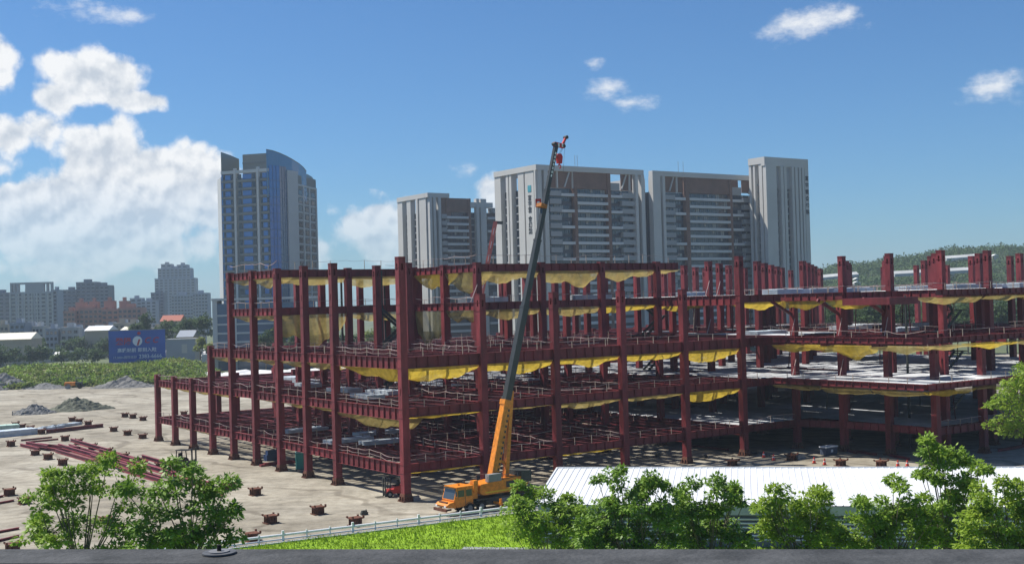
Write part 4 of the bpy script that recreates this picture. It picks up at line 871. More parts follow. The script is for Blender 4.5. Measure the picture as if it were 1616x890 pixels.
# grass blades
def grass():
    g = np.random.default_rng(3); n = 26000; s = g.uniform(-14, 46, n); w = .35 + g.uniform(0, 1, n)**1.2*34
    P = np.array(fence_a)[None, :] + np.array(fdir)[None, :]*s[:, None] + np.array(fn)[None, :]*w[:, None]; P[:, 2] = -.02
    a = g.uniform(0, 6.28, n); L = g.uniform(.10, .32, n)*(1+.6*(np.sin(P[:, 0]*.7)*np.sin(P[:, 1]*.6) > .3)); wd = g.uniform(.04, .10, n)
    dx = np.stack([np.cos(a), np.sin(a), 0*a], 1); dy = np.stack([-np.sin(a), np.cos(a), 0*a], 1)
    p0 = P - dx*wd[:, None]; p1 = P + dx*wd[:, None]; p2 = P + dy*(L*.5)[:, None]; p2[:, 2] += L
    fs = np.arange(n*3).reshape(-1, 3); me = np_mesh('grass', np.stack([p0, p1, p2], 1).reshape(-1, 3), fs, mat('grass blade', (.15, .28, .006), .9, 0, col2=(.28, .39, .02), scale=.8, trans=.35))
    o = ob('grass', me); stuff(o); tag(o, 'short bright green grass on the lawn beside the white fence', 'grass')
grass()

# ------------------------------------------------------------------ metal shed with a white ribbed roof
A0 = on_z(880, 738.5, 5.5); B0 = on_z(1616, 738, 5.5); sx_ = (B0-A0); sx_.z = 0; sx_.normalize(); sang = math.atan2(sx_.y, sx_.x); SL = 66.0; SD = 14.4
SH = thing('metal_shed', 'long low metal shed with a bright white ribbed roof behind the trees', 'shed', (A0.x, A0.y, 0), sang)
roofm = mat('white roof sheet', (.68, .69, .70), .45, .10, .35, .4, stretch=(1.6, .25, 1))
def ribbed(L, D, z0, z1, m, name, par, pitch=1.0):     # x along the ridge, y from 0 to -D
    b = MB(); prof = []; n = int(L/pitch)
    for k in range(n): x = L*k/n; q = L/n; prof += [(x, 0), (x+q*.78, 0), (x+q*.83, .06), (x+q*.95, .06)]
    prof.append((L, 0)); kk = len(prof); vs = [(x, y, (z0 if y == 0 else z1)+z) for y in (0, -D) for x, z in prof]
    return b.add(vs, [(i, i+kk, i+kk+1, i+1) for i in range(kk-1)]).build(name, m, par)
ribbed(SL, SD, 5.5, 4.05, roofm, 'roof', SH, .64)
b = MB(); b.bar((-.05, .0, 5.5), (-.05, -SD, 4.05), .16, .22); b.build('verge_trim', mat('pale trim', (.66, .68, .69), .5), SH); b = MB(); b.box(0, SL, -.02, .16, 5.42, 5.62); b.build('ridge_cap', mat('pale trim', (.66, .68, .69)), SH)
b = MB(); b.box(0.3, SL, -SD-.02, -SD+.14, 3.15, 3.98); b.build('fascia', mat('grey fascia', (.30, .32, .32), .6, .1, 1), SH)
b = MB(); b.box(.4, SL, -SD+1.0, -.3, 0, 3.6); b.build('wall', mat('shed wall', (.20, .21, .21), .8, .1, 1), SH)
slm = MB().box(0, 5.6, -.14, .14, -.05, .05).mesh('slat', mat('pale slat', (.60, .62, .62), .55, .05, 1))
for k in range(11):
    for j in range(6): s_ = ob('slat', slm, SH, (.6+k*5.9, -SD+.55, .75+j*.38)); s_.rotation_euler = (R(-25), 0, 0)
pm2 = MB().box(-.1, .1, -.1, .1, 0, 3.1).mesh('post', greym)
for k in range(12): ob('post', pm2, SH, (.45+k*5.9, -SD+.5, 0))
cm_ = MB(); cm_.box(-7, SL, -SD-3.4, -SD-.6, -.02, .03); struct(cm_.build('walkway', mat('grey paving', (.24, .25, .26), .9, .2, .6), None, (A0.x, A0.y, 0), sang))

# ------------------------------------------------------------------ parapet of the roof the picture is taken from
zc = H-.9; pts = [on_z(-60, 866, zc), on_z(1676, 866, zc), on_z(1676, 884.5, zc), on_z(-60, 885, zc)]
d_ = (pts[1]-pts[0]).normalized(); ctr = (pts[0]+pts[1])/2; inn = Vector((d_.y, -d_.x, 0)); wd_ = (pts[0]-pts[3]).length*.985
par = MB(); Lh = 4.5
ccap = mat('weathered parapet', (.032, .034, .035), .85, 0, col2=(.078, .08, .082), scale=6, bump=.25, bscale=40)
par.box(-Lh, Lh, -wd_, 0, -.12, 0); PA = tag(par.build('parapet', ccap, None, (ctr.x, ctr.y, zc), math.atan2(d_.y, d_.x)), 'dark grey concrete parapet cap of the roof in the foreground', 'parapet')
pw = MB(); pw.box(-Lh, Lh, -wd_+.03, -.03, -1.1, -.12); pw.build('parapet_wall', mat('shaded parapet face', (.02, .02, .022), .9), PA)  # near face coloured almost black for the shade it stands in
p = on_z(346, 873.5, zc); t = thing('anchor_disc', 'round metal anchor disc with a small knob on the parapet', 'anchor', (p.x, p.y, zc+.002)); k = .062
b = MB(); b.tube((0, 0, 0), (0, 0, .006), k, n=28); b.build('plate', mat('disc metal', (.085, .087, .09), .55, .2, 30), t); b = MB(); b.tube((0, 0, .006), (0, 0, .010), k*.62, n=24); b.build('washer', mat('disc light', (.17, .17, .17), .5, .1, 30), t); b = MB(); b.tube((0, 0, .01), (0, 0, .032), .008, n=10); b.build('knob', blackm, t)
sheet('roof_terrace', [(-6, -6), (6, -6), (6, ctr.y-.7), (-6, ctr.y-.7)], zc-1.1, mat('terrace', (.2, .2, .2), .9))

# ------------------------------------------------------------------ foreground trees
def fg(label, Y, L, m, seed, base_px, per=75, size=.25, clump=.55, dens=1.0, **k):
    per = int(per*1.15); dens = dens*1.25; clump = clump*.86; k.setdefault('shell', .3); k.setdefault('trunk_r', .10); rr = random.Random(seed); L = [(a, c_, p_*.94, q_*.86) for a, c_, p_, q_ in L]; L = L + [(a+rr.uniform(-1, 1)*p_*1.25, c_-rr.uniform(.4, 1.1)*q_*1.2, p_*rr.uniform(.12, .24), q_*rr.uniform(.3, .55)) for a, c_, p_, q_ in L if rr.random() < .9]
    lb = px_lobes(Y, L); bx = at(base_px, 870, Y+.5); return tree('leafy_tree', label, 'tree', (bx.x, bx.y, 0), lb, m, seed, per, size, clump, dens, 'trees below the parapet', **k)
fg('loose-crowned leafy tree in front of the storage yard, spread over the beam stack', 62, [(62, 800, 30, 32), (48, 848, 26, 28), (88, 775, 30, 26), (105, 765, 26, 28), (140, 762, 34, 34), (150, 738, 20, 18), (188, 765, 32, 36), (92, 838, 42, 32), (140, 830, 40, 30), (190, 830, 36, 34), (130, 880, 60, 24), (200, 880, 50, 22)], leafA, 21, 130, per=62, dens=.8, shell=.35)
fg('deep green leafy tree beside the loose-crowned one at the storage yard', 60, [(250, 775, 30, 26), (240, 815, 36, 34), (278, 755, 18, 18), (300, 800, 34, 34), (325, 765, 20, 20), (338, 785, 26, 24), (285, 845, 44, 30), (330, 830, 34, 34), (357, 828, 18, 22), (250, 860, 50, 26), (320, 870, 50, 24)], leafB, 22, 280, per=70, dens=.95, shell=.35)
fg('bushy tree at the corner of the shed with a sprig over the fence', 74, [(818, 795, 24, 20), (812, 840, 16, 20), (840, 785, 20, 18), (850, 825, 34, 34), (880, 800, 22, 24), (900, 795, 14, 20), (880, 845, 44, 26), (920, 850, 34, 22), (860, 890, 60, 24), (925, 820, 20, 18)], leafA, 23, 860, dens=1.0)
fg('dark tree rising in tufts before the white shed roof', 70, [(972, 752, 10, 14), (968, 785, 24, 26), (1010, 772, 26, 24), (1012, 800, 40, 32), (955, 815, 34, 30), (1045, 775, 12, 14), (1050, 815, 30, 30), (990, 850, 60, 30), (940, 850, 40, 24), (1000, 890, 70, 24), (1062, 845, 24, 22), (925, 865, 24, 16)], leafB, 24, 990)
fg('tall-sprigged tree before the middle of the shed roof', 72, [(1080, 783, 10, 16), (1095, 805, 24, 26), (1128, 770, 18, 20), (1135, 795, 30, 26), (1160, 780, 12, 14), (1118, 830, 40, 30), (1170, 800, 12, 10), (1155, 845, 26, 26), (1090, 850, 36, 24), (1110, 890, 60, 24), (1070, 830, 20, 20), (1170, 860, 18, 16)], leafB, 25, 1120)
fg('yellow-green tree between the slatted gaps of the shed', 68, [(1235, 782, 18, 14), (1212, 800, 14, 14), (1255, 805, 30, 26), (1280, 790, 18, 18), (1295, 815, 24, 24), (1240, 835, 40, 30), (1290, 845, 36, 26), (1205, 840, 18, 24), (1335, 850, 26, 14), (1260, 885, 60, 24), (1310, 858, 24, 18)], leafC, 26, 1260, dens=1.05)
fg('mid green tree left of the tall feathery tree', 69, [(1350, 815, 18, 18), (1375, 815, 30, 28), (1410, 800, 26, 24), (1420, 775, 10, 14), (1400, 840, 44, 28), (1445, 825, 36, 30), (1450, 800, 22, 16), (1380, 880, 60, 24), (1470, 850, 30, 24), (1352, 850, 20, 22)], leafA, 27, 1400)
fg('tall feathery tree that rises above the shed roof', 71, [(1478, 705, 18, 12), (1470, 725, 24, 18), (1505, 725, 26, 22), (1492, 750, 36, 24), (1525, 755, 26, 22), (1455, 755, 14, 10), (1545, 742, 12, 10), (1500, 785, 30, 20), (1520, 800, 36, 24), (1480, 830, 34, 26), (1510, 870, 60, 30)], leafA, 28, 1505, dens=.9)
fg('dense bright bush-like tree at the far end of the shed front', 66, [(1560, 800, 34, 26), (1590, 785, 26, 20), (1615, 790, 22, 24), (1545, 830, 40, 30), (1600, 835, 40, 34), (1640, 810, 34, 40), (1570, 870, 70, 26), (1640, 870, 50, 26)], leafC, 29, 1580)
tr = tree('broad_tree', 'large feathery tree standing beyond the shed at the end of the wing', 'tree', tuple(on_z(1640, 735)), px_lobes(128, [(1600, 612, 26, 22), (1590, 640, 28, 20), (1582, 668, 24, 14), (1625, 600, 40, 30), (1605, 680, 30, 14), (1650, 650, 50, 50), (1570, 640, 12, 8)]), leafC, 30, 60, .34, .75, 1.3, None, .25)

# ------------------------------------------------------------------ overgrown bank, shrubs
def bank():
    g = np.random.default_rng(9); nx, ny = 90, 26; P0 = on_z(-60, 618); P1 = on_z(318, 604); d = P1-P0; L = d.length; d.normalize(); nv = Vector((-d.y, d.x, 0)); W_ = 75; hv = {}
    xs = np.linspace(0, 1, nx+1); ys = np.linspace(0, 1, ny+1)
    prof = np.interp(xs*378-60, [-60, 0, 40, 90, 150, 200, 240, 275, 300, 318], [4.6, 4.8, 4.9, 4.5, 4.3, 4.5, 5.2, 4.4, 2.4, .4])
    vs = []; lump = lambda x, y: .6*math.sin(x*.11+1)*math.sin(y*.16) + .45*math.sin(x*.31+2)*math.sin(y*.27+1) + .3*math.sin(x*.7)*math.sin(y*.6)
    def hz_(i, j): y = ys[j]; e = min(1, y/.32)**.7*min(1, (1-y)/.2); return max(-.2, prof[i]*e*(1+.16*lump(xs[i]*L, y*W_)) - .1)
    for j in range(ny+1):
        for i in range(nx+1): p = P0 + d*(L*xs[i]) + nv*(W_*ys[j]); vs.append((p.x, p.y, hz_(i, j)))
    b = MB(); b.add(vs, [(j*(nx+1)+i, j*(nx+1)+i+1, (j+1)*(nx+1)+i+1, (j+1)*(nx+1)+i) for j in range(ny) for i in range(nx)])
    o = b.build('earth_bank', mat('bank earth', (.13, .13, .06), .95, .4, .1), None, smooth=True); struct(o)
    n = 4200; i = g.integers(1, nx, n); j = (g.uniform(0, 1, n)**1.4*(ny-1)).astype(int)+1; V = np.array(vs); c = V[j*(nx+1)+i] + g.normal(scale=(1.0, 1.2, .25), size=(n, 3)); 
    keep = V[j*(nx+1)+i][:, 2] > .5; c = c[keep]; n = len(c)
    sel = g.uniform(size=n) + .35*np.sin(c[:, 0]*.08)*np.sin(c[:, 1]*.1) 
    for k, (m, s) in enumerate(((leafM, sel < .55), (leafA, (sel >= .55) & (sel < .85)), (leafF, sel >= .85))):
        cc = c[s]; vs2, fs2 = leaf_cloud(cc, g.uniform(.5, 1.5, len(cc)), 18, .85, 40+k, flat=.55); q = ob('bank_shrubs', np_mesh('bank_shrubs', vs2, fs2, m)); stuff(q); tag(q, ('pale dry green scrub covering the earth bank', 'fresh green creepers over the earth bank', 'dark green bushes dotted on the earth bank')[k], 'scrub')
bank()
# ------------------------------------------------------------------ billboard
def billboard():
    Y = 452; a, c = at(171, 523, Y), at(260.5, 520.5, Y+6); bl = at(171.5, 573, Y); d = c-a; wdt = math.hypot(d.x, d.y); zt, zb = a.z, bl.z
    t = thing('billboard', 'large blue billboard with red logo and white lettering above the overgrown bank', 'billboard', (a.x, a.y, 0), math.atan2(d.y, d.x))
    MB().box(0, wdt, 0, .5, zb, zt+.1).build('panel', mat('billboard blue', (.04, .11, .40), .6, .12, .15), t); b = MB()
    for x in np.linspace(1, wdt-1, 6): b.box(x-.2, x+.2, .5, .9, 0, zt-.5)
    b.build('posts', greym, t); b = MB(); b.box(-.15, wdt+.15, -.06, .56, zt+.1, zt+.35); b.build('top_rail', greym, t)
    h = zt-zb; red = mat('sign red', (.48, .035, .05), .6); wh = mat('sign white', (.72, .74, .78), .6); rx = (math.pi/2, 0, 0)
    X = lambda px: (px-80)/1345*wdt; Z = lambda py: zt - (py-75)/(830-75)*h
    text('登陽', 2.9, red, t, (X(430), -.06, Z(335)), rx, 'red_characters', .03, bold=.05); b = MB(); n = 30
    b.prism([(X(760)+1.75*math.cos(6.283*k/n), Z(325)+1.85*math.sin(6.283*k/n)) for k in range(n)], -.03, .0); b.build('white_disc', wh, t)
    text('ı', 4.6, red, t, (X(765), -.1, Z(335)), rx, 'logo_letter', .03, shear=.3, bold=.12); b = MB(); b.prism([(X(800)+.65*math.cos(6.283*k/16), Z(140)+.6*math.sin(6.283*k/16)) for k in range(16)], -.06, 0); b.build('logo_dot', red, t)
    text('C C', 3.0, red, t, (X(1080), -.06, Z(320)), rx, 'red_letters', .03, shear=.3, bold=.06)
    text('高鐵站前 即刻入駐', 1.72, wh, t, (X(745), -.06, Z(545)), rx, 'white_characters', .03, bold=.03); text('17,300m國際商辦', 1.15, wh, t, (X(455), -.06, Z(710)), rx, 'small_characters', .03); text('2383-6666', 1.95, wh, t, (X(1060), -.06, Z(700)), rx, 'phone_number', .03, bold=.03)
billboard()
# ------------------------------------------------------------------ apartment complex behind the frame
conc = mat('pale concrete', (.50, .49, .465), .85, .06, .08); conc2 = mat('mid grey panel', (.31, .315, .32), .8, .06, .1); brownm = mat('brown louvre', (.19, .108, .08), .8, .15, .2)
bandm = mat('pale balcony band', (.56, .555, .55), .8, .05, .1); corem = mat('slate wall', (.075, .082, .10), .7, .1, .1); wing_m = mat('window glass', (.035, .045, .06), .12, spec=.7); mull = mat('dark mullion', (.06, .062, .066), .6)
_bl = {}
def blind_mesh(ww, hh, k):
    q = (round(ww, 2), round(hh, 2), k)
    if q not in _bl: _bl[q] = MB().box(.14, ww*(.5 if k else .94), 1.36, 1.395, hh*(.35 if k else .05), hh).mesh('blind', mat('pale blind', (.34, .34, .32), .8))
    return _bl[q]
def facade(root, zt, segs, fl=3.3, zb=6.0, crown=2.2, lowcut=9.0, side='front', mirror=False):
    """segs: (x0, x1, kind) on the plane y = 0 (front) or on the plane x = 0 (side)"""
    def bx(name, m, x0, x1, y0, y1, z0, z1, par=root):
        return (MB().box(x0, x1, y0, y1, z0, z1) if side == 'front' else MB().box(y0, y1, x0, x1, z0, z1)).build(name, m, par)
    nfl = int((zt-lowcut-zb)/fl)
    for x0, x1, kind in segs:
        w = x1-x0
        if kind == 'pier': bx('pier', conc, x0, x1, -.6, 2.2, 0, zt-crown)
        elif kind == 'thin': bx('pier', conc, x0, x1, -.9, 1.4, 0, zt-crown)
        elif kind == 'brown': bx('brown_pier', brownm, x0, x1, -.35, 2, 0, zt-crown)
        elif kind == 'louvre': bx('louvre_wall', brownm, x0, x1, .6, 2, 0, zt-crown)
        else:
            if kind in ('bank', 'loft'): bx('louvre_wall', brownm, x0, x1, .2, 1.5, zt-lowcut, zt-crown)
            bm_ = {'bank': (-.5, 1.55, 0.0, 1.15, bandm), 'loft': (-.5, 1.55, 0, 1.15, bandm), 'balc': (-.4, 1.55, 0, 1.1, bandm), 'panel': (-.25, 1.55, 0, 2.05, conc2), 'slit': (.6, 1.55, 0, .5, conc2)}[kind]
            me = None; wme = None; nw = max(1, round(w/2.5)); ww = w/nw
            for f in range(nfl):
                z = zt-lowcut-(f+1)*fl
                if kind != 'balc' or f % 2 == 0:
                    if me is None:
                        o = bx('balcony_band', bm_[4], x0+.02, x1-.02, bm_[0], bm_[1], bm_[2], bm_[3]); me = o.data
                    else: o = ob('balcony_band', me, root)
                    o.location = (0, 0, z)
                if z < 20: continue
                zw0, zw1 = (bm_[3]+.1, fl-.25) if kind != 'balc' else (1.2, fl-.3)
                for k in range(nw):
                    if wme is None:
                        b = MB(); e = .12
                        q = (e, ww-e, 1.40, 1.60, 0, zw1-zw0); b.box(*q) if side == 'front' else b.box(q[2], q[3], q[0], q[1], q[4], q[5])
                        b.mi = 1; q = (ww*.5-.05, ww*.5+.05, 1.34, 1.40, 0, zw1-zw0); b.box(*q) if side == 'front' else b.box(q[2], q[3], q[0], q[1], q[4], q[5])
                        wme = b.mesh('window', [wing_m, mull])
                    wo2 = ob('window', wme, root, (x0+k*ww, 0, z+zw0) if side == 'front' else (0, x0+k*ww, z+zw0)); bl_ = (k*7+f*13+int(x0)*5) % 9
                    if bl_ in (0, 4) and side == 'front' and w > 3: ob('blind', blind_mesh(ww, zw1-zw0, bl_), wo2)
C1 = at(847, 260, 481); AP = thing('apartment_block', 'long grey apartment block with brown louvred top and rows of pale balcony bands', 'building', (C1.x, C1.y, 0), TH)
fX = lambda px: along(C1, DR, px); fY = lambda px: along(C1, DL, px); ZT = C1.z
S1 = [(847, 852, 'thin'), (856, 862, 'thin'), (866, 884, 'panel'), (884, 904, 'balc'), (904, 909, 'brown'), (909, 957, 'bank'), (957, 962, 'brown'), (962, 980, 'balc'), (980, 1000, 'panel'), (1000, 1004, 'thin'), (1009, 1014, 'thin')]
S2 = [(1028, 1040, 'pier'), (1043, 1047, 'thin'), (1047, 1064, 'panel'), (1064, 1080, 'balc'), (1080, 1086, 'brown'), (1086, 1150, 'bank'), (1150, 1154, 'brown'), (1154, 1171, 'balc'), (1172, 1188, 'panel'), (1189, 1192, 'thin'), (1196, 1200, 'thin')]
facade(AP, ZT, [(fX(a), fX(c), k) for a, c, k in S1]); facade(AP, ZT, [(fX(a), fX(c), k) for a, c, k in S2])
xe1, xs2, xe2 = fX(1014), fX(1028), fX(1201)
SD_ = [(781.6, 791, 'pier'), (793.5, 797.5, 'slit'), (800, 803, 'pier'), (804.5, 808, 'pier'), (809, 818, 'slit'), (818.5, 827.5, 'pier'), (829.5, 843, 'pier'), (845, 847, 'thin')]
Dp = fY(781.6); facade(AP, ZT, [(fY(c), fY(a), k) for a, c, k in SD_], side='side')
def part(name, m, par, *q): return MB().box(*q).build(name, m, par)
part('core', corem, AP, 1.6, xe1-.5, 1.6, Dp-.5, 0, ZT-9); part('core', corem, AP, xs2+.5, xe2, 1.6, Dp-.5, 0, ZT-9); part('link_wall', conc, AP, xe1-.5, xs2+.5, 5, Dp-2, 0, ZT-3)
part('crown_beam', conc, AP, -.9, xe1, -.62, 1.9, ZT-2.2, ZT); part('crown_beam', conc, AP, xs2, xe2, -.62, 1.9, ZT-2.2, ZT); part('crown_beam', conc, AP, -.92, 1.9, 1.9, Dp, ZT-2.2, ZT)
part('crown_beam', conc, AP, 0, xe1, Dp-2, Dp, ZT-2.2, ZT); part('roof_house', brownm, AP, xe2-26, xe2-6, 9, 20, ZT-9, ZT+1.2); part('roof_house', conc2, AP, 20, 30, 8, 18, ZT-9, ZT-1)
for i, px in enumerate((870, 895, 985, 1060, 1185)):      # slanted fins in the crown openings
    b = MB(); x = fX(px); b.bar((x-1.4, .4, ZT-8.5), (x+1.2, .4, ZT-2.3), .5, .6, up=Vector((0, 1, 0))); b.build('crown_fin', conc, AP)
    part('crown_post', conc, AP, x+2.6, x+3.2, 0, 1.2, ZT-9, ZT-2.2)
part('crown_panel', brownm, AP, fX(862), fX(904), .8, 1.2, ZT-9, ZT-2.2); part('crown_panel', brownm, AP, fX(981), fX(999), .8, 1.2, ZT-9, ZT-2.2); part('crown_panel', brownm, AP, fX(1047), fX(1079), .8, 1.2, ZT-9, ZT-2.2); part('crown_panel', brownm, AP, fX(1172), fX(1189), .8, 1.2, ZT-8, ZT-2.2)
part('crown_panel', conc2, AP, fX(963), fX(979), .9, 1.3, ZT-9, ZT-6); part('crown_panel', conc2, AP, fX(1155), fX(1171), .9, 1.3, ZT-9, ZT-5.5)
for x in (fX(1090), fX(1098), fX(930), fX(926)): b = MB(); b.tube((x, 8, ZT-6), (x, 8, ZT+6), .08, n=4); b.build('aerial', greym, AP)
ink = mat('sign ink', (.035, .037, .042), .6); teal2 = mat('sign teal', (.06, .30, .36), .5)
yc = (fY(830)+fY(843))/2
for k, ch in enumerate('富宇雲會幻點'): 
    z = (ZT-13.2) - k*2.45 - (1.2 if k > 2 else 0); text(ch, 2.5, ink, AP, (-.68, yc, z), (math.pi/2, 0, -math.pi/2), 'sign_character', .04, bold=.03)
part('sign_logo', teal2, AP, -.75, -.6, yc-1.15, yc+1.15, ZT-10.6, ZT-8.0)
# slim tower at the right end
Pm = C1 + DR*fX(1211); C2 = Pm - DL*13; C2 = Vector((C2.x, C2.y, 0)); C2 = C2 + DR*along(Vector((C2.x, C2.y, 60)), DR, 1209.5); _, z2 = solve2(C2, DR, 1209.5, 248)
TW = thing('apartment_tower', 'taller grey tower with closely spaced vertical fins at the end of the long block', 'building', (C2.x, C2.y, 0), TH)
gX = lambda px: along(Vector((C2.x, C2.y, z2)), DR, px); gY = lambda px: along(Vector((C2.x, C2.y, z2)), DL, px)
W2, D2 = gX(1273.5), gY(1182.6)
facade(TW, z2, [(gX(a), gX(c), k) for a, c, k in ((1209.5, 1223, 'pier'), (1224.5, 1228.5, 'slit'), (1229, 1233, 'thin'), (1235, 1239, 'pier'), (1240, 1246, 'slit'), (1246.5, 1250, 'thin'), (1252, 1256, 'thin'), (1258, 1261, 'thin'), (1263, 1266, 'thin'), (1267.5, 1273.5, 'pier'))], crown=4)
facade(TW, z2, [(gY(c), gY(a), k) for a, c, k in ((1182.6, 1186, 'pier'), (1189, 1192, 'pier'), (1192.5, 1197, 'slit'), (1198, 1203, 'pier'), (1204.5, 1209.5, 'pier'))], side='side', crown=3)
part('core', corem, TW, 1.5, W2-.3, 1.5, D2-.3, 0, z2-12); part('crown_beam', conc, TW, -.9, W2, -.62, 1.6, z2-4, z2); part('crown_beam', conc, TW, -.9, 1.6, 1.6, D2, z2-3, z2); part('crown_wall', conc2, TW, gX(1226), W2-.5, .3, 1.0, z2-14, z2-4.02); part('crown_beam', conc, TW, 1.6, W2, D2-1.5, D2, z2-3, z2)
for k, ch in enumerate('富宇雲會幻點'): text(ch, 2.3, ink, TW, ((gX(1267.5)+W2)/2, -.66, z2-9-k*3.1), (math.pi/2, 0, 0), 'sign_character', .04, bold=.06)
# the further block of the same estate
C3 = at(676, 304.5, 582); EB = thing('apartment_block', 'farther grey apartment block with a dark balcony recess, seen left of the crane boom', 'building', (C3.x, C3.y, 0), TH); Z3 = C3.z
hX = lambda px: along(C3, DR, px); hY = lambda px: along(C3, DL, px)
facade(EB, Z3, [(hX(a), hX(c), k) for a, c, k in ((676, 680, 'thin'), (682, 686, 'thin'), (690, 694, 'thin'), (696, 704, 'panel'), (704, 738, 'bank'), (738, 742, 'brown'), (742, 750, 'slit'), (750, 754, 'thin'), (757, 766, 'pier'), (768, 790, 'balc'))])
D3 = hY(628.5); facade(EB, Z3, [(hY(c), hY(a), k) for a, c, k in ((628.5, 636, 'pier'), (639, 641, 'slit'), (643, 649, 'pier'), (650, 657, 'slit'), (658, 661, 'thin'), (662.5, 673, 'pier'))], side='side')
xr = hX(708); part('core', corem, EB, 1.6, hX(792), 1.6, D3-.5, 0, Z3-9); part('crown_beam', conc, EB, -.9, xr, -.62, 1.9, Z3-2.2, Z3); part('crown_beam', conc, EB, -.92, 1.9, 1.9, D3, Z3-2.2, Z3); part('crown_panel', brownm, EB, hX(690), hX(712), .8, 1.4, Z3-12, Z3-2.2); part('roof_house', conc2, EB, hX(712), hX(740), 8, 20, Z3-9, Z3-4.5); part('crown_beam', conc, EB, hX(741), hX(776), -.62, 4, Z3-6.5, Z3-4); part('crown_beam', conc2, EB, hX(776), hX(792), -.5, 4, Z3-9, Z3-6.6)
# ------------------------------------------------------------------ blue glass tower on the left
GY = 508; bluegl = mat('sky-tinted curtain glass', (.04, .155, .42), .10, .12, .03, .8); paleT = mat('pale tower panel', (.46, .47, .47), .7, .05, .1); greyT = mat('grey tower spandrel', (.22, .225, .215), .7, .1, .1); whT = mat('white tower rib', (.50, .51, .50), .6); darkgl = mat('dark blue glass', (.035, .085, .17), .12, .1, .03, .7)  # the sky's reflection is put into the blue base of the glass
GT = thing('glass_tower', 'tall blue glass tower with white ribs and a curved sloping glass crown', 'building', tuple(Vector((*at(349, 300, GY+5)[:2], 0)))); g0 = Vector(GT.location)
def gp(px, Y): p = at(px, 300, Y); return Vector((p.x, p.y, 0)) - g0
def gz(px, py, Y): return at(px, py, Y).z
plan = [gp(344, GY+16), gp(349.5, GY+5), gp(425, GY-3), gp(441, GY+1), gp(452, GY+6), gp(468, GY+13), gp(498, GY+36), gp(470, GY+60), gp(380, GY+62)]
zt_ = gz(390, 269, GY)
def wall_seg(name, m, a, c, z0, z1, th=.6, off=0.0, par=GT):
    d = (c-a).normalized(); n_ = Vector((d.y, -d.x, 0)); b = MB(); b.prism([((a+n_*off)[:2]), ((c+n_*off)[:2]), ((c+n_*(off-th))[:2]), ((a+n_*(off-th))[:2])], z0, z1, 'z'); return b.build(name, m, par)
b = MB(); b.prism([p[:2] for p in plan], 0, zt_-3, 'z'); b.build('body', greyT, GT)
wall_seg('side_wall', paleT, plan[0], plan[1], 0, gz(346, 282, GY+10), off=.2)
front_a, front_b = plan[1], plan[2]; fd = front_b-front_a
fpt = lambda px: front_a + fd*((px-349.5)/(425-349.5))
zf = [zt_-1.2-(i+1)*3.5 for i in range(24)]
def winbox(ww, hh): return MB().box(0, ww, -.25, .1, 0, hh).mesh('window', bluegl)
fang = math.atan2(fd.y, fd.x); spm = {}
for (a, c) in ((351, 369), (375, 405), (411, 425)):
    pa, pc = fpt(a), fpt(c); wtot = (pc-pa).length
    for i, z in enumerate(zf):
        if z < 8: continue
        k = (a, 's')
        if k not in spm: spm[k] = MB().box(0, wtot, -.45, .1, 0, .9).mesh('spandrel', greyT); spm[a, 'w'] = winbox(wtot*.46, 2.1); spm[a, 'n'] = MB().box(0, wtot*.16, -.2, .1, 0, 2.3).mesh('window', wing_m)
        ob('spandrel', spm[k], GT, (pa.x, pa.y, z), fang); q = pa.lerp(pc, .3); ob('window', spm[a, 'w'], GT, (q.x, q.y, z+1.05), fang)
        for f_ in (.06, .8): q = pa.lerp(pc, f_); ob('window', spm[a, 'n'], GT, (q.x, q.y, z+1.0), fang)
for px in (372, 408): wall_seg('rib', whT, fpt(px-1.6), fpt(px+1.6), 0, zt_+1.2, 1.2, .7)
wall_seg('top_band', whT, fpt(350), fpt(425), zt_-1.0, zt_+.3, .9, .5)
wall_seg('corner_glass', bluegl, fpt(350), fpt(354), 0, zt_-1.2, .3, .12)
bl = [plan[2], plan[3], plan[4]]
for i, (a, c, m) in enumerate(((plan[2], plan[3], bluegl), (plan[3], plan[4], darkgl))):
    wall_seg('curtain_wall', m, a, c, 0, gz(430, 262, GY), .5, .25)
    for z in zf: wall_seg('mullion', mat('glass line', (.10, .16, .26), .3), a, c, z-.08, z+.08, .3, .42) if z > 20 else None
    for f_ in (.33, .66): wall_seg('mullion', mat('glass line', (.10, .16, .26), .3), a.lerp(c, f_-.01), a.lerp(c, f_+.01), 0, gz(430, 262, GY), .3, .40)
wall_seg('blank_wall', paleT, plan[4], plan[5], 0, gz(460, 270, GY+10), .6, .8)
wa, wb = plan[5], plan[6]; wang = math.atan2((wb-wa).y, (wb-wa).x); zr = gz(480, 296, GY+22); wm2 = None
wall_seg('window_wall', greyT, wa, wb, 0, gz(490, 282, GY+30), .5, .2)
wall_seg('top_band', whT, wa, wb, zr, zr+.8, .7, .6)
for f_ in (.3, .62, .98): wall_seg('rib', whT, wa.lerp(wb, f_-.025), wa.lerp(wb, f_+.02), 0, zr, .6, .6)
wl = (wb-wa).length; wm2 = MB().box(0, wl*.17, -.35, .1, 0, 2.0).mesh('window', wing_m)
for z in [zr-1-(i+1)*3.5 for i in range(22)]:
    if z < 8: continue
    for f_ in (.06, .4, .72): q = wa.lerp(wb, f_); ob('window', wm2, GT, (q.x, q.y, z+.7), wang); 
    wall_seg('sill_band', paleT, wa, wb, z-.2, z+.45, .5, .32)
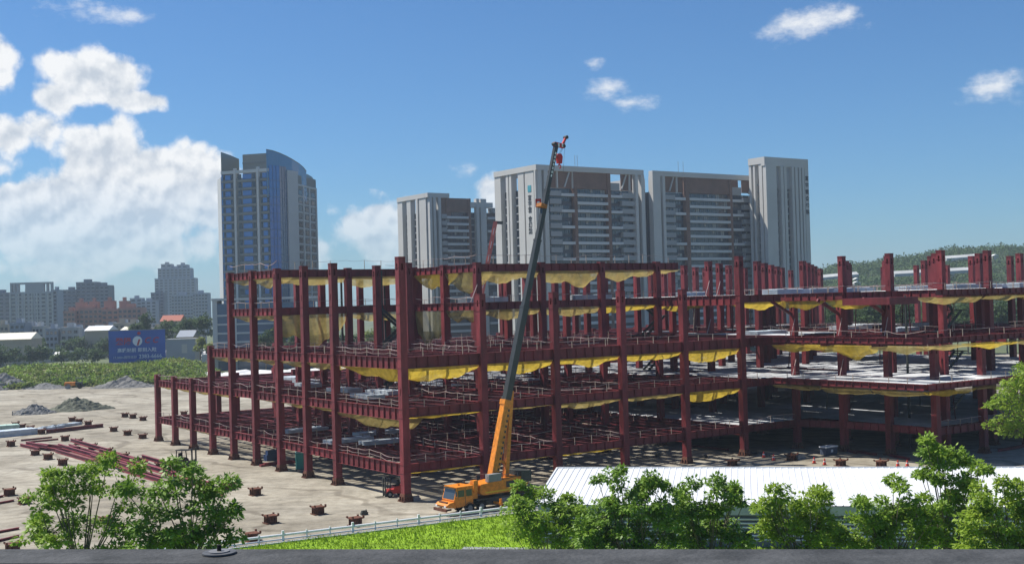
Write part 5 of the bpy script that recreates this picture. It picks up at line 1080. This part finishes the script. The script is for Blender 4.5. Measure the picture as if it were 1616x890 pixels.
# crown: left fin, roof house and the long curved sail of glass
a, c = fpt(349.5), plan[1].lerp(plan[8], .35)
def sail(name, m, pts, th=.5):        # pts: (plan point, z0, z1)
    b = MB(); n = len(pts); vs = []
    for p, z0, z1 in pts: vs += [(p.x, p.y, z0), (p.x, p.y, z1)]
    for p, z0, z1 in pts: vs += [(p.x+th*.3, p.y+th, z0), (p.x+th*.3, p.y+th, z1)]
    fs = []
    for i in range(n-1):
        o = 2*i; q = 2*n+2*i; fs += [(o, o+2, o+3, o+1), (q+1, q+3, q+2, q), (o+1, o+3, q+3, q+1)]
    fs += [(0, 1, 2*n+1, 2*n), (2*n-2, 4*n-2, 4*n-1, 2*n-1)]
    b.add(vs, fs); return b.build(name, m, GT)
sail('glass_fin', mat('grey green glass', (.10, .15, .17), .15, .1, .05, .7), [(plan[1]+Vector((0, .3, 0)), zt_-6, gz(349, 240, GY+5)), (gp(364, GY+10), zt_-6, gz(364, 245, GY+10)), (gp(377.5, GY+15), zt_-6, gz(377.5, 251, GY+15))])
b = MB(); q0, q1 = gp(384, GY+8), gp(421, GY+5); b.prism([q0[:2], q1[:2], (q1.x+2, q1.y+16), (q0.x+2, q0.y+16)], zt_-4, gz(400, 243, GY+6), 'z'); b.build('roof_house', mat('roof house wall', (.26, .26, .23), .8, .1, .1), GT)
wall_seg('roof_band', greyT, q0, q1, gz(400, 258, GY+6), gz(400, 255.5, GY+6), .4, .3)
crn = [(422, GY-3, 236), (432, GY-1, 238), (442, GY+2, 241.5), (452, GY+6, 246), (462, GY+10, 251.5), (472, GY+16, 258), (479, GY+21, 264), (483.5, GY+24, 270)]
sail('glass_sail', mat('sail glass', (.06, .18, .34), .12, .12, .03, .8), [(gp(x, Y)+Vector((0, -.6, 0)), zt_-12, gz(x, y, Y)) for x, Y, y in crn])
sail('sail_edge', mat('grey green glass', (.10, .15, .17)), [(gp(x, Y)+Vector((0, -.7, 0)), gz(x, y+1.2, Y), gz(x, y-.3, Y)) for x, Y, y in crn], .8)
sail('rear_shoulder', mat('grey green glass', (.10, .15, .17)), [(gp(468, GY+13.5), zr, gz(468, 272, GY+13)), (gp(485, GY+26), zr, gz(485, 275, GY+26)), (gp(492, GY+31), zr, gz(492, 279, GY+31)), (gp(498, GY+36), zr, gz(498, 288, GY+36))])
# ------------------------------------------------------------------ low office beside the glass tower
p0 = at(335, 475, 470); LO = thing('office_building', 'low white-framed office with dark blue glazing beside the glass tower', 'building', (p0.x, p0.y, 0), R(6)); zt = p0.z
part('frame', paleT, LO, 0, 1.8, -.6, 14, 0, zt); part('glazing', darkgl, LO, 1.8, 40, 0, 14, 0, zt-1.2); part('roof_slab', paleT, LO, -.3, 41, -.9, 14.5, zt, zt+.9); part('base_wall', paleT, LO, -4, 26, -3.2, 0, 4.8, 6.6); part('base_wall', paleT, LO, -4, -2.5, -3.2, 0, 0, 4.8); part('base_wall', paleT, LO, 24.5, 26, -3.2, 0, 0, 4.8)
for k in range(6): part('floor_band', paleT, LO, 1.8, 40, -.3, 0, 3.6+k*3.5, 4.3+k*3.5)
part('mullion', paleT, LO, 8.4, 9.2, -.35, 0, 0, zt-1.2); part('mullion', paleT, LO, 15.4, 16.2, -.35, 0, 0, zt-1.2)
# ------------------------------------------------------------------ far city
def block(label, px0, px1, pyt, Y, dep, m, cols, rz=.12, fl=3.2, wm=wing_m, zmin=8, frame=None, band=None, name='city_building', slab=False):
    a = at(px0, pyt, Y); c = at(px1, pyt, Y); w = (c-a).length/math.cos(rz); z = a.z; t = thing(name, label, 'building', (a.x, a.y, 0), rz)
    part('wall', m, t, 0, w, 0, dep, 0, z); part('parapet', m, t, -.15, w+.15, -.15, dep*.9, z, z+.9)
    part('roof_house', m, t, w*.3, w*.62, dep*.3, dep*.7, z+.9, z+3.4)
    nf = int((z-zmin)/fl); cw = w/cols; ww = cw*.6
    wme = MB().box(0, ww, -.12, .1, 0, fl*.5).mesh('window', wm); sm = MB().box(-.15, ww+.15, -.5, .05, -.55, 0).mesh('sill', band or m)
    for f in range(nf):
        for k in range(cols):
            o = ob('window', wme, t, (k*cw+cw*.2, 0, z-(f+1)*fl+.8)); 
            if band: ob('sill', sm, o)
    if frame:
        for x in frame: part('pier', band or m, t, w*x-.5, w*x+.5, -.9, 0, 0, z)
    return t, w, z
hz1 = mat('city grey', (.34, .35, .36), .85, .08, .03); hz2 = mat('city slate', (.15, .17, .20), .85, .08, .03); hz3 = mat('city brick', (.36, .20, .155), .85, .12, .05); hz4 = mat('city cream', (.36, .32, .25), .85, .1, .05); hz5 = mat('city pale', (.42, .42, .40), .85, .08, .05); hz6 = mat('city blue grey', (.27, .30, .35), .85, .08, .03)  # wall tones lightened to carry part of the distance haze
t, w, z = block('pale grey slab block with an open frame crown on the skyline', 16, 81, 463, 980, 18, hz1, 7, .06, frame=(0, .2, .34, .52, .64, .9, 1), band=hz5)
for x0, x1 in ((0, .04), (.08, .12), (.16, .2), (.36, .8), (.86, .9), (.96, 1)): part('crown_post', hz1, t, w*x0, w*x1, 0, 4, z+.9, z+7)
part('crown_beam', hz1, t, 0, w, 0, 4, z+7, z+8.6)
block('dark slab partly hidden beside the framed skyline block', -22, 15, 464, 1000, 18, hz2, 4, .06); block('narrow grey end block with dark corner beside the framed crown', 81, 90, 459, 985, 16, hz6, 1, .06)
block('slate block with a taller middle on the skyline', 120, 150, 447, 1060, 18, hz2, 4, .05, band=hz6); block('lower wing of the slate skyline block nearest the framed crown', 98, 120, 459, 1058, 18, hz2, 3, .05, band=hz6); block('wing of the slate skyline block with an open roof corner', 150, 171, 452, 1062, 18, hz2, 3, .05, band=hz6)
block('brown brick apartment house with stepped roof boxes', 118, 160, 489, 800, 16, hz3, 6, .08, band=hz3); block('lower brown brick wing in front of the slate block', 100, 118, 493, 795, 14, hz3, 3, .08); block('brown brick wing with wide blank walls', 160, 186, 490, 798, 14, hz3, 3, .08, band=hz3); block('brown brick end house next to the dark tree', 186, 222, 488, 790, 16, hz3, 5, .08, band=hz3)
for i, (a, c, y) in enumerate(((119, 134, 479), (141, 153, 478), (164, 179, 477), (188, 202, 477))): block(('brick roof tower over the stepped house', 'second brick roof tower beside the pale gable', 'tall brick roof box above the blank wing', 'brick roof box above the end house')[i], a, c, y, 812, 8, hz3, 1, .08, zmin=36)
block('tall stepped grey-beige tower rising highest on the city skyline', 249, 299, 425, 1420, 24, hz6, 8, .1, band=hz1); block('crown of the tall stepped skyline tower', 254, 270, 418, 1425, 18, hz1, 2, .1, zmin=75); block('second crown box of the tall stepped skyline tower', 279, 295, 419, 1425, 18, hz6, 2, .1, zmin=75); block('shoulder of the tall skyline tower', 244, 306, 441, 1418, 22, hz6, 9, .1, band=hz1)
block('blue-grey stepped block with pale floor lines below the tall tower', 270, 304, 467, 1150, 18, hz6, 7, .08, band=hz5); block('right part of the blue-grey block with pale floor lines', 303, 327, 464, 1152, 18, hz6, 5, .08, band=hz5); block('slim slate block left of the tall skyline tower', 238, 258, 463, 1200, 16, hz2, 3, .08); block('small block with a square water tank', 205, 224, 472, 1180, 12, hz6, 2, .08); block('grey block behind the brick end house', 222, 246, 476, 1175, 12, hz6, 3, .08)
block('tiny far block in the gap between two skyline blocks', 90, 96, 492, 1900, 12, hz6, 2, .05)
rg = random.Random(77)
hl = ['cream house', 'grey house', 'pale house', 'beige house', 'blue-grey house']; hm = [hz4, hz1, hz5, hz4, hz6]
for i in range(16):
    px = -10 + i*21 + rg.uniform(-4, 4); Y = rg.uniform(640, 760); wpx = rg.uniform(16, 30); j = rg.randrange(5)
    if px > 325: continue
    t, w, z = block('%s of two or three storeys in the low quarter, %s' % (hl[j], ('under the framed block', 'beside a tin roof', 'among roof tanks', 'behind the tree row', 'at the street corner', 'with a flat parapet', 'with a narrow front', 'with a wide front', 'near the brick house', 'below the stepped tower', 'behind the billboard', 'next to the dark tree', 'by the orange roof', 'below the blue-grey block', 'past the billboard', 'towards the office')[i]), px, px+wpx, rg.uniform(512, 522), Y, 10, hm[j], 3, rg.uniform(-.1, .2), zmin=2, name='low_house')
    b = MB(); b.tube((w*.7, 4, z+.9), (w*.7, 4, z+3), .9, n=10); b.build('water_tank', mat('steel tank', (.55, .56, .57), .3, spec=.6), t)
def tin(label, px0, px1, py0, py1, Y, m):
    a = at(px0, py0, Y); c = at(px1, py0, Y); zl = at(px0, py1, Y).z; w = (c-a).length; t = thing('tin_roof_building', label, 'shed', (a.x, a.y, 0), .05); dz = a.z-zl
    b = MB(); b.prism([(-1, zl), (8, zl+dz), (17, zl)], 0, w, 'x'); b.build('roof', m, t); part('wall', hz4, t, .2, w-.2, 0, 16, 0, zl)
    b = MB(); b.add([(0, -1.05, zl-.02), (w, -1.05, zl-.02), (w, 8, zl+dz+.05), (0, 8, zl+dz+.05)], [(0, 1, 2, 3)]); b.build('roof_sheet', m, t)
tin('wide cream tin-roofed shed behind the trees', -30, 48, 527, 537, 600, mat('cream tin', (.72, .68, .55), .6)); tin('white tin-roofed shed behind the billboard', 133, 172, 515, 522, 640, mat('white tin', (.7, .71, .7), .6)); tin('cream tin roof peeking above the billboard', 190, 210, 516, 521, 620, mat('cream tin', (.72, .68, .55))); tin('orange-red tiled roof house among trees', 252, 285, 498, 507, 700, mat('tile red', (.34, .12, .08), .8)); tin('grey pavilion with a tiered roof beside the trees', 278, 305, 522, 532, 560, hz6)
part_w = None
p = at(262, 537, 545); GH = thing('grey_house', 'grey two-storey workshop with a pale door behind the parked cars', 'building', (p.x, p.y, 0), .05); part('wall', hz6, GH, 0, 13, 0, 8, 0, p.z); part('door', hz5, GH, 7, 9.4, -.1, 0, p.z-6, p.z-2); part('parapet', hz1, GH, -.2, 13.2, -.2, 8, p.z, p.z+.5)
# train on its viaduct
tY = 610; a, c = at(88, 561, tY), at(190, 553.5, tY+70); d = c-a; L = math.hypot(d.x, d.y); TR = thing('train', 'pale grey train with a dark window strip passing behind the billboard', 'train', (a.x, a.y, 0), math.atan2(d.y, d.x)); zr_ = a.z-1.6
for k in range(4):
    bdy = MB(); x0, x1 = k*L/4+.3, (k+1)*L/4; nz = 2.0 if k == 0 else 0; bdy.prism([(x0, zr_), (x1, zr_), (x1, zr_+3.3), (x0+nz, zr_+3.3), (x0, zr_+1.8)], -1.5, 1.5); co = bdy.build('carriage', mat('train grey', (.38, .41, .42), .4), TR); part('window_strip', darkgl, co, x0+1.5, x1-.4, -1.54, -1.5, zr_+1.5, zr_+2.5); part('roof_unit', hz1, co, x0+4, x1-3, -1, 1, zr_+3.3, zr_+3.6)
VI = thing('viaduct', 'long grey railway viaduct carrying the train behind the bank', 'bridge', (a.x, a.y, 0), math.atan2(d.y, d.x)); part('deck', hz1, VI, -140, L+160, -4, 4, zr_-1.6, zr_-.05); part('parapet', hz5, VI, -140, L+160, -4.2, -4, zr_-1.6, zr_+.5)
for k in range(16): part('pier', hz1, VI, -138+k*22, -136+k*22, -2, 2, 0, zr_-1.6)
for k in range(9): q = MB(); q.box(-130+k*32, -129.6+k*32, -3.8, -3.5, zr_, zr_+7.5); q.box(-130+k*32, -129.7+k*32, -3.8, .5, zr_+7, zr_+7.2); q.build('catenary_mast', greym, VI)
# car park
carm = [mat('car white', (.72, .73, .74), .3, spec=.5), mat('car silver', (.42, .44, .46), .3, spec=.5), mat('car black', (.025, .026, .03), .25, spec=.5), mat('car red', (.30, .03, .03), .3, spec=.5)]
def car_proto(m, nm):
    t = thing('parked_car', nm, 'car', (0, 0, -200), 0, 'cars in the far car park'); b = MB(); b.prism([(-2.2, .35), (2.2, .35), (2.25, .75), (1.2, .9), (-2.1, .95)], -.88, .88); b.build('body', m, t); b = MB(); b.prism([(-1.7, .93), (1.15, .89), (.45, 1.45), (-1.2, 1.47)], -.78, .78); b.build('cabin', wing_m, t); b = MB(); b.box(-1.15, .42, -.74, .74, 1.47, 1.52); b.build('roof', m, t)
    b = MB()
    for x in (-1.35, 1.4):
        for y in (-.8, .8):
            w = MB(); w.tube((x, y-.1, .33), (x, y+.1, .33), .33, n=10); w.build('wheel', blackm, t)
    return t
names = ['white car in the far car park', 'silver car in the far car park', 'black car in the far car park', 'dark red car in the far car park']
protos = [car_proto(m, n_) for m, n_ in zip(carm, names)]; first = [True]*4
for r_ in range(7):
    for k in range(13):
        if rg.random() < .12: continue
        j = rg.choices(range(4), (.5, .22, .2, .08))[0]; Y = 600+r_*24; p = at(262+k*7.0+rg.uniform(-1, 1), 560, Y); loc = (p.x, Y+rg.uniform(-1, 1), 0); rz = rg.choice((1.2, 1.25, 4.35))
        if first[j]: protos[j].location = loc; protos[j].rotation_euler = (0, 0, rz); first[j] = False
        else: dup(protos[j], loc, rz)
a, c = at(150, 560, 800), at(420, 560, 800); sheet('car_park', [(at(235, 560, 585).x, 585), (at(420, 560, 585).x, 585), (at(420, 560, 790).x, 790), (at(235, 560, 790).x, 790)], .02, mat('car park asphalt', (.13, .13, .135), .9, .15, .1))
# hoarding and white sheeted heaps beyond the site
a, c = on_z(225, 584), on_z(700, 570); d = c-a; HO = thing('site_hoarding', 'pale blue-grey hoarding along the far edge of the site', 'hoarding', (a.x, a.y, 0), math.atan2(d.y, d.x)); L = math.hypot(d.x, d.y); hp = MB().box(0, 5.9, -.1, .1, 0, 3.4).mesh('panel', mat('hoarding blue grey', (.33, .39, .46), .6, .08, .1))
for k in range(int(L/6)): ob('panel', hp, HO, (k*6, 0, 0))
tarp = mat('white tarpaulin', (.68, .68, .66), .7, .08, .2)
for i, (x, y, rx, h) in enumerate(((312, 594, 12, 2.6), (335, 596, 14, 2.2), (382, 593, 14, 2.4), (420, 592, 16, 2.2), (470, 589, 16, 2.0), (520, 586, 16, 2.0))): heap(x, y, rx, 9, h, tarp, 60+i, ('white sheeted heap next to the end of the overgrown bank', 'white sheeted heap behind the low end column', 'long white sheeted heap beyond the low end of the frame', 'white sheeted heap beside the long one', 'white sheeted heap seen between the frame columns', 'last white sheeted heap before the hoarding')[i], 'sheeted_heap', 24)
# ------------------------------------------------------------------ far trees
def ftree(label, px, pyt, wpx, Y, seed, m=leafF, group='trees of the low quarter', low=0.0):
    rg_ = random.Random(seed); top = at(px, pyt, Y); s = Y/F_PX; w = wpx*s; z1 = top.z; z0 = max(1.5, z1-w*1.0) ; hgt = z1-z0; L = []
    for k in range(6):
        L.append((top.x+rg_.uniform(-.34, .34)*w, Y+rg_.uniform(-.25, .25)*w, z0+hgt*rg_.uniform(.25, .78), w*rg_.uniform(.2, .3), hgt*rg_.uniform(.18, .26)))
    L.append((top.x, Y, z1-hgt*.2, w*.24, hgt*.2)); L.append((top.x, Y, z0+hgt*.2, w*.4, hgt*.2))
    return tree('round_tree', label, 'tree', (top.x, Y, 0), L, m, seed, 40, s*3.4, s*4.6, 1.1, group, s*1.0, .45, limbs=False)
spots = [(225, 493, 34, 600, 'tall dark rounded tree just behind the billboard'), (212, 512, 22, 598, 'small dark tree hugging the tall rounded one'), (262, 506, 34, 590, 'rounded tree beneath the orange-red roof'), (300, 500, 36, 575, 'broad dark tree behind the grey workshop'), (325, 498, 34, 570, 'broad dark tree touching the white-framed office'), (287, 512, 26, 582, 'lower tree in front of the broad dark trees'), (315, 532, 22, 500, 'pale small tree beside the workshop'), (340, 538, 26, 480, 'palm-like bushy tree before the office base')]
for i, (x, y, w, Y, l) in enumerate(spots): ftree(l, x, y, w, Y, 300+i, leafF if i < 6 else leafM)
for i in range(9): ftree('dark street tree in the row behind the viaduct', -8+i*22+rg.uniform(-5, 5), 533+rg.uniform(-4, 4), 34, 640+rg.uniform(-15, 25), 330+i, leafF, 'tree row behind the viaduct')
for i in range(7): ftree('dull green tree in the row before the viaduct', -4+i*25+rg.uniform(-6, 6), 547+rg.uniform(-3, 3), 30, 560+rg.uniform(-10, 10), 350+i, leafF, 'tree row before the viaduct')
for i in range(11): ftree('green tree seen through the steel frame', 372+i*24+rg.uniform(-6, 6), 522+rg.uniform(-8, 8), 34, 455+rg.uniform(-15, 25), 370+i, leafF if i % 3 else leafM, 'trees seen through the frame')
for i in range(8): ftree('green tree beyond the decked wing', 1270+i*52+rg.uniform(-8, 8), 468+rg.uniform(-6, 6), 60, 420+rg.uniform(-10, 40), 390+i, leafF, 'trees beyond the wing')
# ------------------------------------------------------------------ wooded hill
def hill():
    g = np.random.default_rng(12); pxs = np.linspace(1130, 2300, 80); ridge = np.interp(pxs, [1130, 1230, 1280, 1330, 1380, 1440, 1500, 1560, 1616, 1750, 1950, 2300], [462, 442, 437, 425, 419, 410, 401, 397, 395, 388, 400, 430]); ny = 22; V = []
    for j in range(ny+1):
        f = j/ny
        for i, px in enumerate(pxs):
            Y = 760 + 480*f; top = at(px, ridge[i], 1240).z; P = at(px, 460, Y)
            if f <= .9: z = top*(f/.9)**.75 if f > 0 else -2
            else: z = top*(1-(f-.9)*.6)
            z += 1.8*math.sin(px*.05+f*9)*math.sin(px*.021-f*5); V.append((P.x, Y, z))
    n = len(pxs); b = MB(); b.add(V, [(j*n+i, j*n+i+1, (j+1)*n+i+1, (j+1)*n+i) for j in range(ny) for i in range(n-1)]); o = b.build('hill', mat('hill soil', (.05, .07, .03), .95, .3, .02), None, smooth=True); struct(o)
    V = np.array(V).reshape(ny+1, n, 3); m_ = 7600; fi = g.uniform(0, ny-.01, m_); xi = g.uniform(0, n-1.01, m_); i0 = fi.astype(int); k0 = xi.astype(int); u = (fi-i0)[:, None]; v = (xi-k0)[:, None]
    c = V[i0, k0]*(1-u)*(1-v) + V[i0+1, k0]*u*(1-v) + V[i0, k0+1]*(1-u)*v + V[i0+1, k0+1]*u*v; r = g.uniform(2.2, 5.2, m_); c[:, 2] += r*.6
    vs, fs = leaf_cloud(c, r, 22, 2.3, 13, flat=.8); q = ob('hill_wood', np_mesh('hill_wood', vs, fs, leafF)); stuff(q); tag(q, 'dark green wood covering the far hill', 'wood')
    # pale roofs, tilted so their tops catch sun, and a few white houses
    def surf(px, py, lift):
        i = min(n-2, max(0, int(np.searchsorted(pxs, px))-1)); w = (px-pxs[i])/(pxs[i+1]-pxs[i])
        for Y in np.arange(780, 1190, 2.0):
            f = (Y-760)/480*ny; j = int(f); e = f-j; zs = (V[j, i, 2]*(1-e)+V[j+1, i, 2]*e)*(1-w) + (V[j, i+1, 2]*(1-e)+V[j+1, i+1, 2]*e)*w
            p = at(px, py, Y)
            if p.z <= zs+lift: return p
        return at(px, py, 1150)
    for x0, y0, x1, y1, lab in ((1278, 437.5, 1352, 430.5, 'pale long roof cut into the lower slope of the far hill'), (1408, 430, 1530, 423.5, 'very long pale roof across the middle of the far hill'), (1490, 406, 1545, 402, 'upper pale roof near the hill top')):
        a = surf(x0, y0, 7.5); c2 = surf(x1, y1, 7.5); Y = min(a.y, c2.y)-6; a, c2 = at(x0, y0, Y), at(x1, y1, Y); d = c2-a; L = math.hypot(d.x, d.y)
        o = MB().prism([(-6, -1.3), (0, 1.0), (0, -3.5), (-6, -3.5)], 0, L, 'x').build('hillside_roof', mat('hill roof', (.40, .41, .40), .8, .15, .1), None, (a.x, a.y, a.z)); o.rotation_euler = (0, -math.atan2(d.z, L), math.atan2(d.y, d.x)); tag(o, lab, 'roof')
    for x, y, lab in ((1307, 434, 'white house beside the lower pale roof on the hill'), (1352, 439, 'white house below the lower pale roof on the hill'), (1352, 444.5, 'second white house lower on the hill'), (1502, 404, 'white house near the hill top'), (1570, 402, 'white roof peeking from the hill wood'), (1500, 430.5, 'white hut under the very long pale roof')):
        p = surf(x, y, 6.0); t = thing('hill_house', lab, 'building', (p.x, p.y, p.z-3)); part('wall', hz5, t, -2.4, 2.4, -2, 4, -6, 2); b = MB(); b.prism([(-2.8, 2), (2.8, 2), (0, 3.4)], -2.4, 4.4); b.build('roof', tarp, t)
hill()
# ------------------------------------------------------------------ air
b = MB(); b.box(-3300, 3300, -420, 3900, -1.2, 118); hz_o = b.build('haze', mat('haze', (1, 1, 1))); stuff(hz_o); tag(hz_o, 'thin summer haze in the air over the city', 'haze')
hm_ = bpy.data.materials.new('air'); hm_.use_nodes = True; t_ = hm_.node_tree; t_.nodes.clear(); pv = t_.nodes.new('ShaderNodeVolumePrincipled'); pv.inputs['Color'].default_value = (.74, .88, 1.0, 1); pv.inputs['Density'].default_value = 0.00016; pv.inputs['Anisotropy'].default_value = 0.2
oo = t_.nodes.new('ShaderNodeOutputMaterial'); t_.links.new(pv.outputs[0], oo.inputs['Volume']); hz_o.data.materials.clear(); hz_o.data.materials.append(hm_)
